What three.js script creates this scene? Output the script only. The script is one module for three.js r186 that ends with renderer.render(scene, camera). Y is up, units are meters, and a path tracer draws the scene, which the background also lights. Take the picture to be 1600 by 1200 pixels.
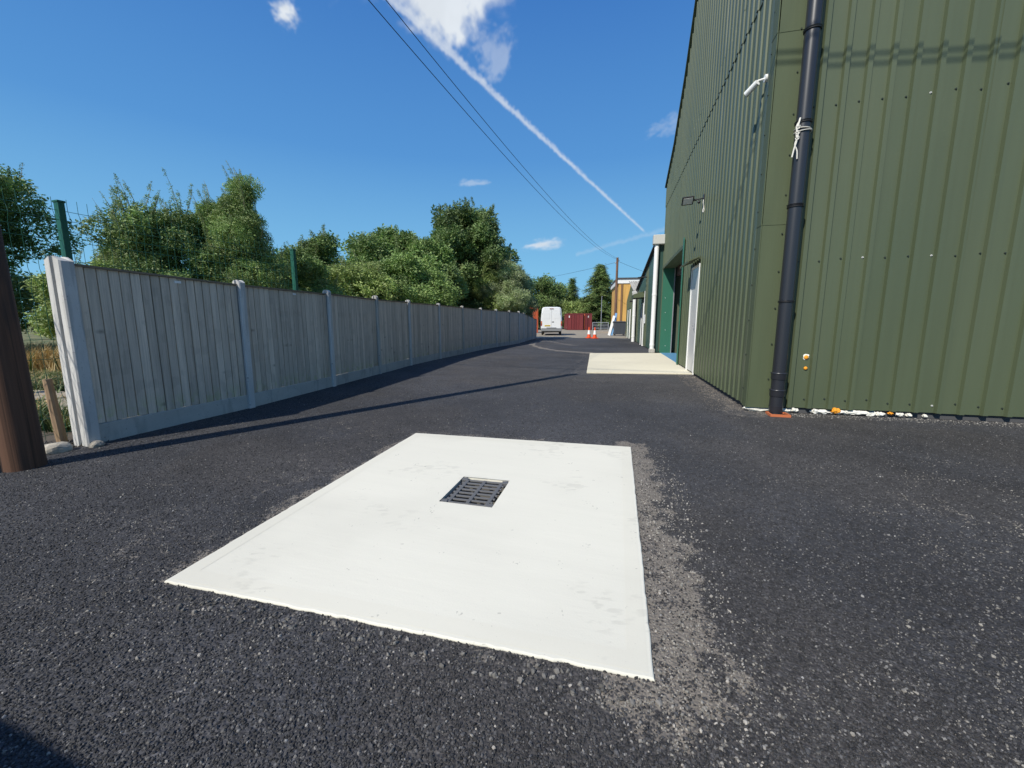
import * as THREE from 'three';
import { mergeGeometries, toCreasedNormals } from 'three/addons/utils/BufferGeometryUtils.js';
import { RoundedBoxGeometry } from 'three/addons/geometries/RoundedBoxGeometry.js';

// ------------------------------------------------------------------ camera, sky, sun, exposure
const scene = new THREE.Scene();
const camera = new THREE.PerspectiveCamera(86.36, 4 / 3, 0.05, 900);
camera.position.set(0, 1.19, 0);
camera.rotation.set(-8.574 * Math.PI / 180, 0, 0);
const renderer = new THREE.WebGLRenderer();
renderer.toneMapping = THREE.LinearToneMapping;
renderer.toneMappingExposure = 1.0;
renderer.shadowMap.enabled = true;
const AZ = 42 * Math.PI / 180, EL = 43 * Math.PI / 180;
const toSun = new THREE.Vector3(-Math.sin(AZ) * Math.cos(EL), Math.sin(EL), Math.cos(AZ) * Math.cos(EL));
const sun = new THREE.DirectionalLight(new THREE.Color().setRGB(1, 0.95, 0.86), 5.0);
sun.position.copy(toSun).multiplyScalar(80).add(new THREE.Vector3(0, 0, -15));
sun.target.position.set(0, 0, -15); scene.add(sun, sun.target);
sun.castShadow = true; sun.shadow.mapSize.set(4096, 4096);
Object.assign(sun.shadow.camera, { left: -50, right: 50, top: 50, bottom: -50, near: 1, far: 220 });

// ------------------------------------------------------------------ random numbers and noise
function rngOf(a) { return () => { a |= 0; a = a + 0x6D2B79F5 | 0; let t = Math.imul(a ^ a >>> 15, 1 | a); t = t + Math.imul(t ^ t >>> 7, 61 | t) ^ t; return ((t ^ t >>> 14) >>> 0) / 4294967296; }; }
const R0 = rngOf(7), NT = new Float32Array(65536); for (let i = 0; i < 65536; i++) NT[i] = R0();
const sm = (t) => t * t * (3 - 2 * t), clamp = (v, a = 0, b = 1) => Math.min(b, Math.max(a, v)), lerp = (a, b, t) => a + (b - a) * t;
const step = (a, b, v) => sm(clamp((v - a) / (b - a)));
function vn(x, y) {
  const xi = Math.floor(x), yi = Math.floor(y), u = sm(x - xi), v = sm(y - yi), x0 = xi & 255, x1 = (xi + 1) & 255, y0 = (yi & 255) << 8, y1 = ((yi + 1) & 255) << 8;
  return lerp(lerp(NT[y0 + x0], NT[y0 + x1], u), lerp(NT[y1 + x0], NT[y1 + x1], u), v);
}
function fbm(x, y, o = 4) { let s = 0, a = 0.5, n = 0; for (let i = 0; i < o; i++) { s += a * vn(x, y); n += a; a *= 0.5; x = x * 2.03 + 17.3; y = y * 2.03 + 5.1; } return s / n; }
const hash2 = (x, y) => NT[((x * 73 + y * 179) & 255) + (((y * 31 + x * 57) & 255) << 8)];

// ------------------------------------------------------------------ sky: clear gradient, a few clouds, two contrails
{
  const w = 3072, h = 1536, d = new Float32Array(w * h * 4);
  const stops = [[-90, .20, .26, .30], [-1, .30, .52, .74], [0, .30, .60, .86], [5.5, .225, .54, .82], [20, .098, .305, .665], [38, .045, .175, .52], [60, .027, .13, .44], [90, .022, .11, .40]];
  const P = 8.574 * Math.PI / 180, c = Math.cos(P), s = Math.sin(P);
  // directions: image-plane style bearings (degrees right of road view, slope) are turned to unit vectors
  const dir = (x, y) => { const a = (x - 800) / 640, b = (600 - y) / 640; return new THREE.Vector3(a, b * c - s, -b * s - c).normalize(); };
  const base = (el) => { for (let i = 1; i < stops.length; i++) if (el <= stops[i][0]) { const a = stops[i - 1], b = stops[i], t = (el - a[0]) / (b[0] - a[0]); return [1, 2, 3].map((k) => lerp(a[k], b[k], t)); } return stops.at(-1).slice(1); };
  for (let j = 0; j < h; j++) { const cc = base((j + .5) / h * 180 - 90); for (let i = 0; i < w; i++) { const k = (j * w + i) * 4; d[k] = cc[0]; d[k + 1] = cc[1]; d[k + 2] = cc[2]; d[k + 3] = 1; } }
  const put = (k, a, v = 1) => { d[k] = lerp(d[k], .80 * v, a); d[k + 1] = lerp(d[k + 1], .86 * v, a); d[k + 2] = lerp(d[k + 2], .93 * v, a); };
  // a cloud: direction, half width and height in radians, tilt, density, roughness of the edge
  const clouds = [
    [dir(444, 19), .026, .022, .1, 1.3, .7], [dir(697, 2), .092, .085, 1.0, 1.6, .7], [dir(690, -70), .16, .10, .1, 1.5, .8], [dir(775, 82), .046, .040, .9, .34, 1.2],
    [dir(850, 383), .046, .0165, .08, .85, .8], [dir(742, 284), .038, .010, .05, .35, 1.3], [dir(1046, 195), .035, .016, .2, .22, 1.4],
  ];
  const rr = rngOf(91);   // more of the same fair-weather puffs all round the sky
  for (let i = 0; i < 46; i++) { const a = rr() * 6.283, e = .12 + rr() * 1.1, v = new THREE.Vector3(Math.cos(a) * Math.cos(e), Math.sin(e), Math.sin(a) * Math.cos(e)); const q = .03 + rr() * .08; if (v.z < 0 && Math.abs(v.x) < -v.z * 1.6 && v.y < -v.z * 1.3) continue; clouds.push([v, q * 1.4, q, rr() - .5, .6 + rr() * .8, 1]); }
  const up = new THREE.Vector3(0, 1, 0), q = new THREE.Vector3();
  const each = (v, r, fn) => {
    const el = Math.asin(v.y), j0 = Math.max(0, Math.floor((el - r + Math.PI / 2) / Math.PI * h)), j1 = Math.min(h - 1, Math.ceil((el + r + Math.PI / 2) / Math.PI * h));
    const u0 = Math.atan2(v.z, v.x) / (2 * Math.PI) + .5, du = Math.min(.5, r / Math.max(.08, Math.cos(Math.min(1.5, Math.abs(el) + r))) / (2 * Math.PI));
    for (let j = j0; j <= j1; j++) for (let i = Math.floor((u0 - du) * w); i <= (u0 + du) * w; i++) {
      const ii = (i % w + w) % w, e = (j + .5) / h * Math.PI - Math.PI / 2, a = ((ii + .5) / w - .5) * 2 * Math.PI;
      q.set(Math.cos(e) * Math.cos(a), Math.sin(e), Math.cos(e) * Math.sin(a)); fn((j * w + ii) * 4, q);
    }
  };
  clouds.forEach(([v, rx, ry, tilt, dens, rough], n) => {
    const e1 = new THREE.Vector3().crossVectors(v, up).normalize(), e2 = new THREE.Vector3().crossVectors(e1, v), ct = Math.cos(tilt), st = Math.sin(tilt);
    each(v, Math.max(rx, ry) * 1.9, (k, p) => {
      let x = p.dot(e1), y = p.dot(e2); [x, y] = [(x * ct + y * st) / rx, (-x * st + y * ct) / ry];
      const sc = rx > .06 ? 1.9 : 1.5, wx = fbm(x * 1.3 + n * 9, y * 1.3 + 40, 3) - .5, wy = fbm(x * 1.3 + 70, y * 1.3 + n * 5, 3) - .5;
      const nz = fbm((x + wx) * sc + n * 31.7, (y + wy) * sc + n * 12.1, 6), fine = fbm(x * sc * 4 + n, y * sc * 4, 4);
      const r = Math.hypot(x + wx * .7, y + wy * .7), a = step(.0, .95, (1.08 - r) + (nz - .5) * 1.9 * rough * .75 + (fine - .5) * .55 * rough);
      if (a > 0) put(k, clamp(Math.pow(a, 1.25) * dens), .80 + .22 * fbm((x + wx) * 1.6 + 3, (y + wy) * 1.6 + n, 4));
    });
  });
  const trail = (A, B, wa, wb, dens, seed) => {
    const a = A.clone(), b = B.clone(), nrm = new THREE.Vector3().crossVectors(a, b).normalize(), e = new THREE.Vector3().crossVectors(nrm, a).normalize(), ang = a.angleTo(b), mid = a.clone().add(b).normalize();
    each(mid, ang * .55, (k, p) => {
      const t = Math.atan2(p.dot(e), p.dot(a)) / ang; if (t < 0 || t > 1) return;
      const wd = lerp(wa, wb, Math.pow(t, .8)), off = p.dot(nrm) / wd + (fbm(t * 26 + seed, 3, 3) - .5) * .5, m = fbm(t * ang * 190 + seed, off * 1.5, 4);
      const edge = off < 0 ? 1.5 : .8;   // one side is torn into tufts
      const al = step(1.1, .1, Math.abs(off) / edge + (m - .5) * .9) * dens * (.75 + .5 * fbm(t * 40 + seed, off * 3 + 9, 3)) * step(0, .015, 1 - t);
      if (al > .004) put(k, clamp(al), .93);
    });
  };
  trail(dir(470, -130), dir(1009, 364), .0125, .0020, .62, 4);
  trail(dir(900, 398), dir(1110, 340), .0045, .006, .16, 60);
  const t = new THREE.DataTexture(d, w, h, THREE.RGBAFormat, THREE.FloatType);
  t.mapping = THREE.EquirectangularReflectionMapping; t.magFilter = THREE.LinearFilter; t.needsUpdate = true;
  scene.background = t; scene.environment = t;
}

// ------------------------------------------------------------------ builders
const taken = new Map();
function numbered(n) { const k = taken.get(n) ?? 0; taken.set(n, k + 1); return k ? n + '_' + String(k).padStart(3, '0') : n; }
function mesh(name, geo, mat, parent) { const m = new THREE.Mesh(geo, mat); m.name = name; m.castShadow = m.receiveShadow = true; parent?.add(m); return m; }
function thing(name, label, category, p = [0, 0, 0], turn = 0, group) {
  const o = new THREE.Group(); o.name = numbered(name); o.position.set(...p); o.rotation.y = turn; o.userData = { label, category }; if (group) o.userData.group = group; scene.add(o); return o;
}
function single(name, geo, mat, label, category, group) { const m = mesh(numbered(name), geo, mat, scene); m.userData = { label, category }; if (group) m.userData.group = group; return m; }
function structure(name, geo, mat) { const m = mesh(numbered(name), geo, mat, scene); m.userData = { kind: 'structure' }; return m; }
const merge = (a) => mergeGeometries(a.map((g) => { const q = g.index ? g.toNonIndexed() : g; for (const k of Object.keys(q.attributes)) if (!['position', 'normal', 'uv'].includes(k)) q.deleteAttribute(k); return q; }), false);
function box(w, h, d, x = 0, y = 0, z = 0, r) { const g = r ? new RoundedBoxGeometry(w, h, d, 2, r) : new THREE.BoxGeometry(w, h, d); g.translate(x, y, z); return g; }
function bar(a, b, r0, r1 = r0, seg = 8) {
  const A = new THREE.Vector3(...a), B = new THREE.Vector3(...b), L = A.distanceTo(B), g = new THREE.CylinderGeometry(r1, r0, L, seg);
  g.applyQuaternion(new THREE.Quaternion().setFromUnitVectors(new THREE.Vector3(0, 1, 0), B.clone().sub(A).normalize())); const m = A.add(B).multiplyScalar(.5); g.translate(m.x, m.y, m.z); return g;
}
function beam(a, b, w, t) { const A = new THREE.Vector3(...a), B = new THREE.Vector3(...b), g = new THREE.BoxGeometry(w, A.distanceTo(B), t); g.applyQuaternion(new THREE.Quaternion().setFromUnitVectors(new THREE.Vector3(0, 1, 0), B.clone().sub(A).normalize())); const m = A.add(B).multiplyScalar(.5); g.translate(m.x, m.y, m.z); return g; }
function limb(pts, r0, r1, seg = 7) {   // tapered tube through points
  const c = new THREE.CatmullRomCurve3(pts.map((p) => new THREE.Vector3(...p))), n = pts.length * 4, g = new THREE.TubeGeometry(c, n, 1, seg), p = g.attributes.position, v = new THREE.Vector3();
  for (let i = 0; i <= n; i++) { const o = c.getPointAt(i / n), r = lerp(r0, r1, i / n); for (let k = 0; k <= seg; k++) { const q = i * (seg + 1) + k; v.fromBufferAttribute(p, q).sub(o).multiplyScalar(r).add(o); p.setXYZ(q, v.x, v.y, v.z); } }
  g.computeVertexNormals(); return g;
}
const flat = (g) => { const q = g.index ? g.toNonIndexed() : g; q.computeVertexNormals(); return q; };
function uvBy(g, f) { const p = g.attributes.position, u = new Float32Array(p.count * 2); for (let i = 0; i < p.count; i++) { const [a, b] = f(p.getX(i), p.getY(i), p.getZ(i)); u[2 * i] = a; u[2 * i + 1] = b; } g.setAttribute('uv', new THREE.BufferAttribute(u, 2)); return g; }

// ------------------------------------------------------------------ textures
const enc = (v) => { v = clamp(v); return 255 * (v <= .0031308 ? 12.92 * v : 1.055 * Math.pow(v, 1 / 2.4) - .055); };
function tex(w, h, fn, { color = true, rep = [1, 1], wrap = true } = {}) {
  const d = new Uint8Array(w * h * 4);
  for (let j = 0; j < h; j++) for (let i = 0; i < w; i++) { const c = fn((i + .5) / w, (j + .5) / h, i, j), k = (j * w + i) * 4; if (color) { d[k] = enc(c[0]); d[k + 1] = enc(c[1]); d[k + 2] = enc(c[2]); } else d[k] = d[k + 1] = d[k + 2] = 255 * clamp(c); d[k + 3] = 255; }
  const t = new THREE.DataTexture(d, w, h); t.magFilter = THREE.LinearFilter; t.minFilter = THREE.LinearMipmapLinearFilter; t.generateMipmaps = true; t.wrapS = t.wrapT = wrap ? THREE.RepeatWrapping : THREE.ClampToEdgeWrapping;
  if (color) t.colorSpace = THREE.SRGBColorSpace; t.repeat.set(...rep); t.needsUpdate = true; return t;
}
const std = (o) => { if (Array.isArray(o.color)) o.color = new THREE.Color().setRGB(...o.color); return new THREE.MeshStandardMaterial(o); };
const phy = (o) => { if (Array.isArray(o.color)) o.color = new THREE.Color().setRGB(...o.color); return new THREE.MeshPhysicalMaterial(o); };

// ------------------------------------------------------------------ ground
const SLAB = [[-1.034, -4.284], [1.133, -3.785], [.473, -1.213], [-1.599, -1.737]];      // x, z
const GRATE = [[-.371, -3.019], [-.022, -2.935], [-.132, -2.493], [-.483, -2.585]];
const SLAB2 = [[2.98, -15.62], [5.68, -15.62], [4.17, -9.36], [1.77, -9.60]];
const lineD = (p, a, b) => { const dx = b[0] - a[0], dy = b[1] - a[1], t = clamp(((p[0] - a[0]) * dx + (p[1] - a[1]) * dy) / (dx * dx + dy * dy)); return [Math.hypot(p[0] - a[0] - dx * t, p[1] - a[1] - dy * t), t]; };
function dustAt(x, z) {          // pale slurry and grit spilt on the tarmac, with ragged outlines
  const n = fbm(x * 2.1 + 4, z * 2.1, 4), m = fbm(x * 9 + 50, z * 9, 3); let d = 0;
  const p = [x, z], rag = (w, dist, k) => k * step(-.02, .10, w * (.55 + 1.0 * n) + (m - .5) * .22 - dist);
  if (x > -2.6 && x < 2.4 && z < -.5 && z > -5.2) {
    d = Math.max(d, rag(.23, lineD(p, SLAB[1], [.52, -1.25])[0], .80), rag(.16, lineD(p, SLAB[0], SLAB[1])[0], .45), rag(.12, lineD(p, SLAB[0], SLAB[3])[0], .62), rag(.09, lineD(p, SLAB[3], SLAB[2])[0], .36));
  }
  if (x > .5 && x < 6.5 && z < -8 && z > -17) d = Math.max(d, rag(.30, lineD(p, SLAB2[3], SLAB2[2])[0], .40), rag(.34, lineD(p, SLAB2[3], SLAB2[0])[0], .38));
  const wl = lineD(p, [3.16, -5.3], [4.17, -9.36]); d = Math.max(d, rag(.30, wl[0], .50)); 
  d = Math.max(d, rag(.22, lineD(p, [3.2, -5.35], [4.3, -5.1])[0], .34));
  if (z < -15) { // tyre arcs
    const a1 = Math.abs(Math.hypot((x - 3.6) * 1.0, (z + 22) * .42) - 2.5), a2 = Math.abs(x - (3.0 + .05 * (z + 30) + .8 * Math.sin((z + 20) * .22)));
    if (x < 3.2) d = Math.max(d, .8 * step(.24, .1, a1 + (n - .5) * .3)); d = Math.max(d, .6 * step(.3, .1, a2 + (n - .5) * .5) * step(-19, -22, z));
  }
  d = Math.max(d, .36 * step(.52, .70, fbm(x * .6 + 9, z * .45 + 3, 5)) * step(.34, .62, fbm(x * 5 + 2, z * 5, 4)));
  d = Math.max(d, .22 * step(.55, .66, fbm(x * 1.7 + z * .6 + 70, z * 2.2 - x * .7, 4)));
  return d;
}
function tarColor(x, z, i, j, px) {
  const big = .6 * fbm(x * .45 + 3, z * .33 + 8, 4) + .4 * fbm(x * .35 + z * .5 + 40, z * 1.1 - x * .9, 4), mid = fbm(x * 3.1, z * 3.1 + 6, 4), g = hash2(i, j), g2 = vn(x / px * .31, z / px * .31);
  let v = .039 * (.02 + 1.55 * big + .55 * mid) * (.35 + .85 * g + .6 * g2), c = [v * 1.0, v * .99, v * 1.05];
  const brown = step(.5, .68, fbm(x * .8 + 31, z * .6 + 2, 4)) * .55; c = [c[0] * (1 + .24 * brown), c[1] * (1 + .12 * brown), c[2] * (1 - .06 * brown)];
  if (g > .975) c = c.map((q) => q + .10 * (.3 + g2));
  const d = dustAt(x, z), sp = vn(x / px * .42 + 9, z / px * .42) * .38 + hash2(i + 91, j + 13) * .27 + .55 * fbm(x * 17 + 3, z * 17, 4) - .06;
  if (d > 0 && sp < d * .95) { const k = .72 * (.6 + .5 * sp); c = [lerp(c[0], .27, k), lerp(c[1], .235, k), lerp(c[2], .19, k)]; }
  return c;
}
const bumpTar = tex(1024, 1024, (u, v) => {
  const N = 92; let best = 9; const x = u * N, y = v * N, xi = Math.floor(x), yi = Math.floor(y);
  for (let a = -1; a < 2; a++) for (let b = -1; b < 2; b++) { const cx = (xi + a + N) % N, cy = (yi + b + N) % N, ox = xi + a + hash2(cx, cy + 3), oy = yi + b + hash2(cx + 40, cy + 71), q = Math.hypot(x - ox, y - oy) / (.45 + .55 * hash2(cx + 7, cy + 19)); if (q < best) best = q; }
  return clamp(1 - best * .8) * .8 + .2 * hash2(Math.floor(u * 1024), Math.floor(v * 1024));
}, { color: false });
const tarMat = (x0, x1, z0, z1) => {   // z0 near, z1 far
  const n = 2048, W = x1 - x0, D = z0 - z1;
  const map = tex(n, n, (u, v, i, j) => tarColor(x0 + u * W, z0 - v * D, i, j, W / n), { wrap: false });
  const b = bumpTar.clone(); b.repeat.set(W / 1.15, D / 1.15); b.needsUpdate = true;
  return std({ map, bumpMap: b, bumpScale: .0055, roughness: .82 });
};
const shapeOf = (pts, holes = []) => { const s = new THREE.Shape(pts.map(([x, z]) => new THREE.Vector2(x, -z))); for (const h of holes) s.holes.push(new THREE.Path(h.map(([x, z]) => new THREE.Vector2(x, -z)))); return s; };
function sheet(pts, holes, y, uv) { const g = new THREE.ShapeGeometry(shapeOf(pts, holes)); g.rotateX(-Math.PI / 2); g.translate(0, y, 0); return uvBy(g, (a, b, c) => uv(a, c)); }

const POSTS = [[-4.141, -3.888], [-3.696, -5.655], [-3.376, -7.60], [-3.11, -9.5], [-2.85, -11.4], [-2.394, -13.5], [-1.87, -15.55], [-1.36, -17.9], [-.77, -19.9], [-.15, -21.7], [.364, -23.4], [.70, -25.3], [1.02, -27.15], [1.40, -29.0], [1.78, -30.95]];
{
  const far = [];   // far edge of the new tarmac is ragged
  for (let i = 0; i <= 30; i++) { const x = lerp(2.4, 9.6, i / 30); far.push([x, -31.2 - 1.3 * step(9, 3, x) + (fbm(i * .7, 2, 3) - .5) * 1.6]); }
  const left = POSTS.slice().reverse().filter(([, z]) => z < -9.9).map(([x, z]) => [x + .02, z]);
  const leftN = POSTS.filter(([, z]) => z > -10.1).map(([x, z]) => [x + .02, z]);
  const a = sheet([[-14, 5], [14, 5], [14, -10], [-2.99, -10], ...leftN.slice().reverse(), [-4.25, -3.75], [-5.6, -3.2], [-14, -1.2]], [SLAB.map(([x, z]) => [x * .98, z * .98 - .05])], 0, (x, z) => [(x + 5.2) / 12.4, (1.6 - z) / 12.4]);
  const b = sheet([[-2.99, -10], [12, -10], [12, -31], ...far.slice().reverse(), ...left], [], 0, (x, z) => [(x + 4) / 17, (-10 - z) / 24]);
  const g = mergeGeometries([a, b], true);
  structure('tarmac_road', g, [tarMat(-5.2, 7.2, 1.6, -10.8), tarMat(-4, 13, -10, -34)]);
}
const dirtTex = tex(1024, 1024, (u, v, i, j) => { const n = fbm(u * 9, v * 9, 5), m = hash2(i, j), q = .9 * (.62 + .5 * n) * (.8 + .4 * m); return [.36 * q, .315 * q, .245 * q]; });
const grassTex = tex(1024, 1024, (u, v, i, j) => { const n = fbm(u * 14, v * 14, 5), m = hash2(i, j), t = step(.42, .62, n), q = .6 + .8 * m; return [lerp(.075, .22, t) * q, lerp(.105, .18, t) * q, lerp(.03, .075, t) * q]; });
const dirt = std({ map: dirtTex, bumpMap: dirtTex, bumpScale: .02, roughness: .95 }), grassy = std({ map: grassTex, roughness: .97 });
{
  const g = sheet([[-420, 60], [420, 60], [420, -640], [-420, -640]], [GRATE.map(([x, z]) => [x * 1, z])], -.05, (x, z) => [x / 5, z / 5]); structure('ground', g, grassy);
  structure('yard', sheet([[-1, -29], [16, -29], [60, -40], [60, -92], [-16, -92], [-9, -60], [1.2, -34]], [], -.012, (x, z) => [x / 3.7, z / 3.7]), dirt);
  const path = []; for (let i = 0; i <= 12; i++) path.push([lerp(-16, -4.6, i / 12), -5.5 - .6 * Math.sin(i * .35) + .22 * fbm(i, 1, 2)]); for (let i = 12; i >= 0; i--) path.push([lerp(-16, -4.4, i / 12), -7.1 - .8 * Math.sin(i * .35) + .22 * fbm(i, 7, 2)]);
  structure('path', sheet(path, [], -.03, (x, z) => [x / 3, z / 3]), std({ map: dirtTex, color: [1.15, 1.12, 1.1], roughness: .95 }));
  structure('verge', sheet([[-14, -1.25], [-5.6, -3.25], [-4.2, -3.8], [-4.15, -4.5], [-5.2, -4.7], [-14, -3.2]], [], -.008, (x, z) => [x / 1.3, z / 1.3]), std({ map: dirtTex, color: [.42, .40, .40], bumpMap: dirtTex, bumpScale: .04, roughness: .95 }));
}

// concrete slabs
const slabTex = tex(2048, 2048, (u, v, i, j) => {
  const n = fbm(u * 5, v * 5, 5), br = fbm(u * 4 + v * 2, v * 60 - u * 22, 4), f = hash2(i, j), pit = vn(u * 330, v * 330) * vn(u * 47 + 8, v * 47), st = step(.60, .72, fbm(u * 11 + 60, v * 11, 4)) * step(.52, .7, fbm(u * 60, v * 150, 3));
  let q = .735 * (.935 + .06 * n + .035 * (br - .5) + .045 * (f - .5)); q *= 1 - .10 * st; q *= 1 - .07 * step(.5, .75, fbm(u * 3.2 + 11, v * 3.2, 4)); if (pit > .80) q *= .72; if (vn(u * 420, v * 420) > .985) q *= .6;
  return [q * 1.0, q * .965, q * .815];
});
const slabBump = tex(1024, 1024, (u, v, i, j) => .45 * fbm(u * 30 + v * 9, v * 200 - u * 60, 4) + .35 * fbm(u * 50, v * 50, 4) + .2 * hash2(i, j), { color: false });
const slabMat = std({ map: slabTex, bumpMap: slabBump, bumpScale: .0011, roughness: .88 });
function slab(name, pts, hole, top, label, scale) {
  const jag = (a, b, n, amp, seed) => Array.from({ length: n }, (_, i) => { const t = i / n, dx = b[0] - a[0], dz = b[1] - a[1], l = Math.hypot(dx, dz), o = (i ? fbm(i * .9 + seed, 3, 3) - .5 : 0) * amp; return [a[0] + dx * t - dz / l * o, a[1] + dz * t + dx / l * o]; });
  const out = pts.flatMap((p, i) => jag(p, pts[(i + 1) % pts.length], 70, [.008, .007, .011, .008][i], i * 17));
  const g = new THREE.ExtrudeGeometry(shapeOf(out, hole ? [hole] : []), { depth: .1, bevelEnabled: true, bevelSize: .006, bevelThickness: .006, bevelSegments: 2 });
  g.rotateX(-Math.PI / 2); g.translate(0, top - .106, 0); uvBy(g, (x, y, z) => [(x + (hole ? 1.85 : -1.4)) / scale, (z + (hole ? 4.5 : 15.85)) / scale]);
  return g;
}
{
  const t = thing('drain_slab', 'pale new concrete slab with iron drain grate set in the dark tarmac', 'slab');
  const grow = (k) => { const cx = GRATE.reduce((a, p) => a + p[0], 0) / 4, cz = GRATE.reduce((a, p) => a + p[1], 0) / 4; return GRATE.map(([x, z]) => [cx + (x - cx) * k, cz + (z - cz) * k]); };
  mesh('concrete', slab('s', SLAB, grow(1.02), .010, '', 3.5), slabMat, t);
  // smoother trowelled border, a shade proud
  const inset = (k) => { const cx = -.26, cz = -2.75; return SLAB.map(([x, z]) => [cx + (x - cx) * k, cz + (z - cz) * k]); };
  const rim = sheet(inset(.988), [inset(.925)], .0108, (x, z) => [(x + 1.85) / 3.5, (z + 4.5) / 3.5]);
  mesh('trowelled_border', rim, std({ map: slabTex, roughness: .8, color: [.985, .98, .97] }), t);
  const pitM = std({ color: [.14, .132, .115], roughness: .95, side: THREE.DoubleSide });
  const G = grow(1.02), V = [], quad = (a, b, c, d) => V.push(...a, ...b, ...c, ...a, ...c, ...d);
  for (let i = 0; i < 4; i++) { const p = G[i], q = G[(i + 1) % 4]; quad([p[0], -.045, p[1]], [q[0], -.045, q[1]], [q[0], -.7, q[1]], [p[0], -.7, p[1]]); }
  quad(...G.map(([x, z]) => [x, -.7, z])); const pg = new THREE.BufferGeometry(); pg.setAttribute('position', new THREE.Float32BufferAttribute(V, 3)); pg.computeVertexNormals(); mesh('drain_pit', pg, pitM, t);
  const iron = std({ color: [.15, .15, .15], roughness: .65, metalness: .2, bumpMap: slabBump, bumpScale: .002 });
  const gt = thing('drain_grate', 'grey cast iron drain grate with two columns of slots in concrete slab', 'grate');
  const P = (u, v, y) => { const a = GRATE[3], b = GRATE[2], c = GRATE[1], d = GRATE[0]; return [lerp(lerp(a[0], b[0], u), lerp(d[0], c[0], u), v), y, lerp(lerp(a[1], b[1], u), lerp(d[1], c[1], u), v)]; };
  const rail = (a, b, w, h = .03) => { const A = new THREE.Vector3(...a), B = new THREE.Vector3(...b), g = new RoundedBoxGeometry(A.distanceTo(B), h, w, 2, .003); g.rotateY(-Math.atan2(B.z - A.z, B.x - A.x)); const m = A.add(B).multiplyScalar(.5); g.translate(m.x, m.y, m.z); return g; };
  const y = -.004;
  mesh('grate_frame', merge([rail(P(.0, .015, y - .012), P(1, .015, y - .012), .012, .012), rail(P(0, .985, y - .012), P(1, .985, y - .012), .012, .012), rail(P(.01, 0, y - .012), P(.01, 1, y - .012), .010, .012), rail(P(.99, 0, y - .012), P(.99, 1, y - .012), .010, .012)]), iron, gt);
  for (const u of [.13, .5, .87]) mesh('bar', rail(P(u, .06, y), P(u, .955, y), .026, .014), iron, gt);
  for (let k = 0; k < 8; k++) { const v = .07 + k * .124; mesh('slot_bar', rail(P(.05, v, y - .001), P(.95, v, y - .001), .019, .012), iron, gt); }
  for (const [u, v] of [[.06, .06], [.94, .06], [.06, .94], [.94, .94]]) mesh('corner_lug', box(.045, .026, .045, P(u, v, y)[0], y, P(u, v, y)[2], .003), iron, gt);
}
{
  const cream = std({ map: slabTex, bumpMap: slabBump, bumpScale: .002, roughness: .88, color: [1, .965, .88] });
  const m = mesh(numbered('entrance_slab'), slab('s', SLAB2, null, .03, '', 6.7), cream, scene); m.userData = { label: 'cream concrete apron slab in front of the open green doorway', category: 'slab' };
}

// loose and embedded chippings
function stoneGeo(seed) { const g = new THREE.IcosahedronGeometry(1, 0), p = g.attributes.position, r = rngOf(seed), m = new Map(); for (let i = 0; i < p.count; i++) { const k = [p.getX(i), p.getY(i), p.getZ(i)].map((v) => v.toFixed(2)).join(); if (!m.has(k)) m.set(k, .65 + .6 * r()); const q = m.get(k); p.setXYZ(i, p.getX(i) * q, p.getY(i) * q * .75, p.getZ(i) * q); } g.computeVertexNormals(); return g; }
function inside(x, z, poly) { let c = false; for (let i = 0, j = poly.length - 1; i < poly.length; j = i++) if ((poly[i][1] > z) !== (poly[j][1] > z) && x < (poly[j][0] - poly[i][0]) * (z - poly[i][1]) / (poly[j][1] - poly[i][1]) + poly[i][0]) c = !c; return c; }
const stoneMat = std({ color: [1, 1, 1], roughness: .75 }), M4 = new THREE.Matrix4(), Q4 = new THREE.Quaternion(), E4 = new THREE.Euler(), V4 = new THREE.Vector3(), S4 = new THREE.Vector3(), C4 = new THREE.Color();
function scatter(name, geo, mat, list, parent = scene) { const m = new THREE.InstancedMesh(geo, mat, list.length); list.forEach((l, i) => { M4.compose(V4.set(...l.p), Q4.setFromEuler(E4.set(...l.r)), S4.set(...l.s)); m.setMatrixAt(i, M4); m.setColorAt(i, C4.setRGB(...l.c)); }); m.name = parent === scene ? numbered(name) : name; m.castShadow = m.receiveShadow = true; m.userData.kind = 'stuff'; parent.add(m); return m; }
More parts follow.
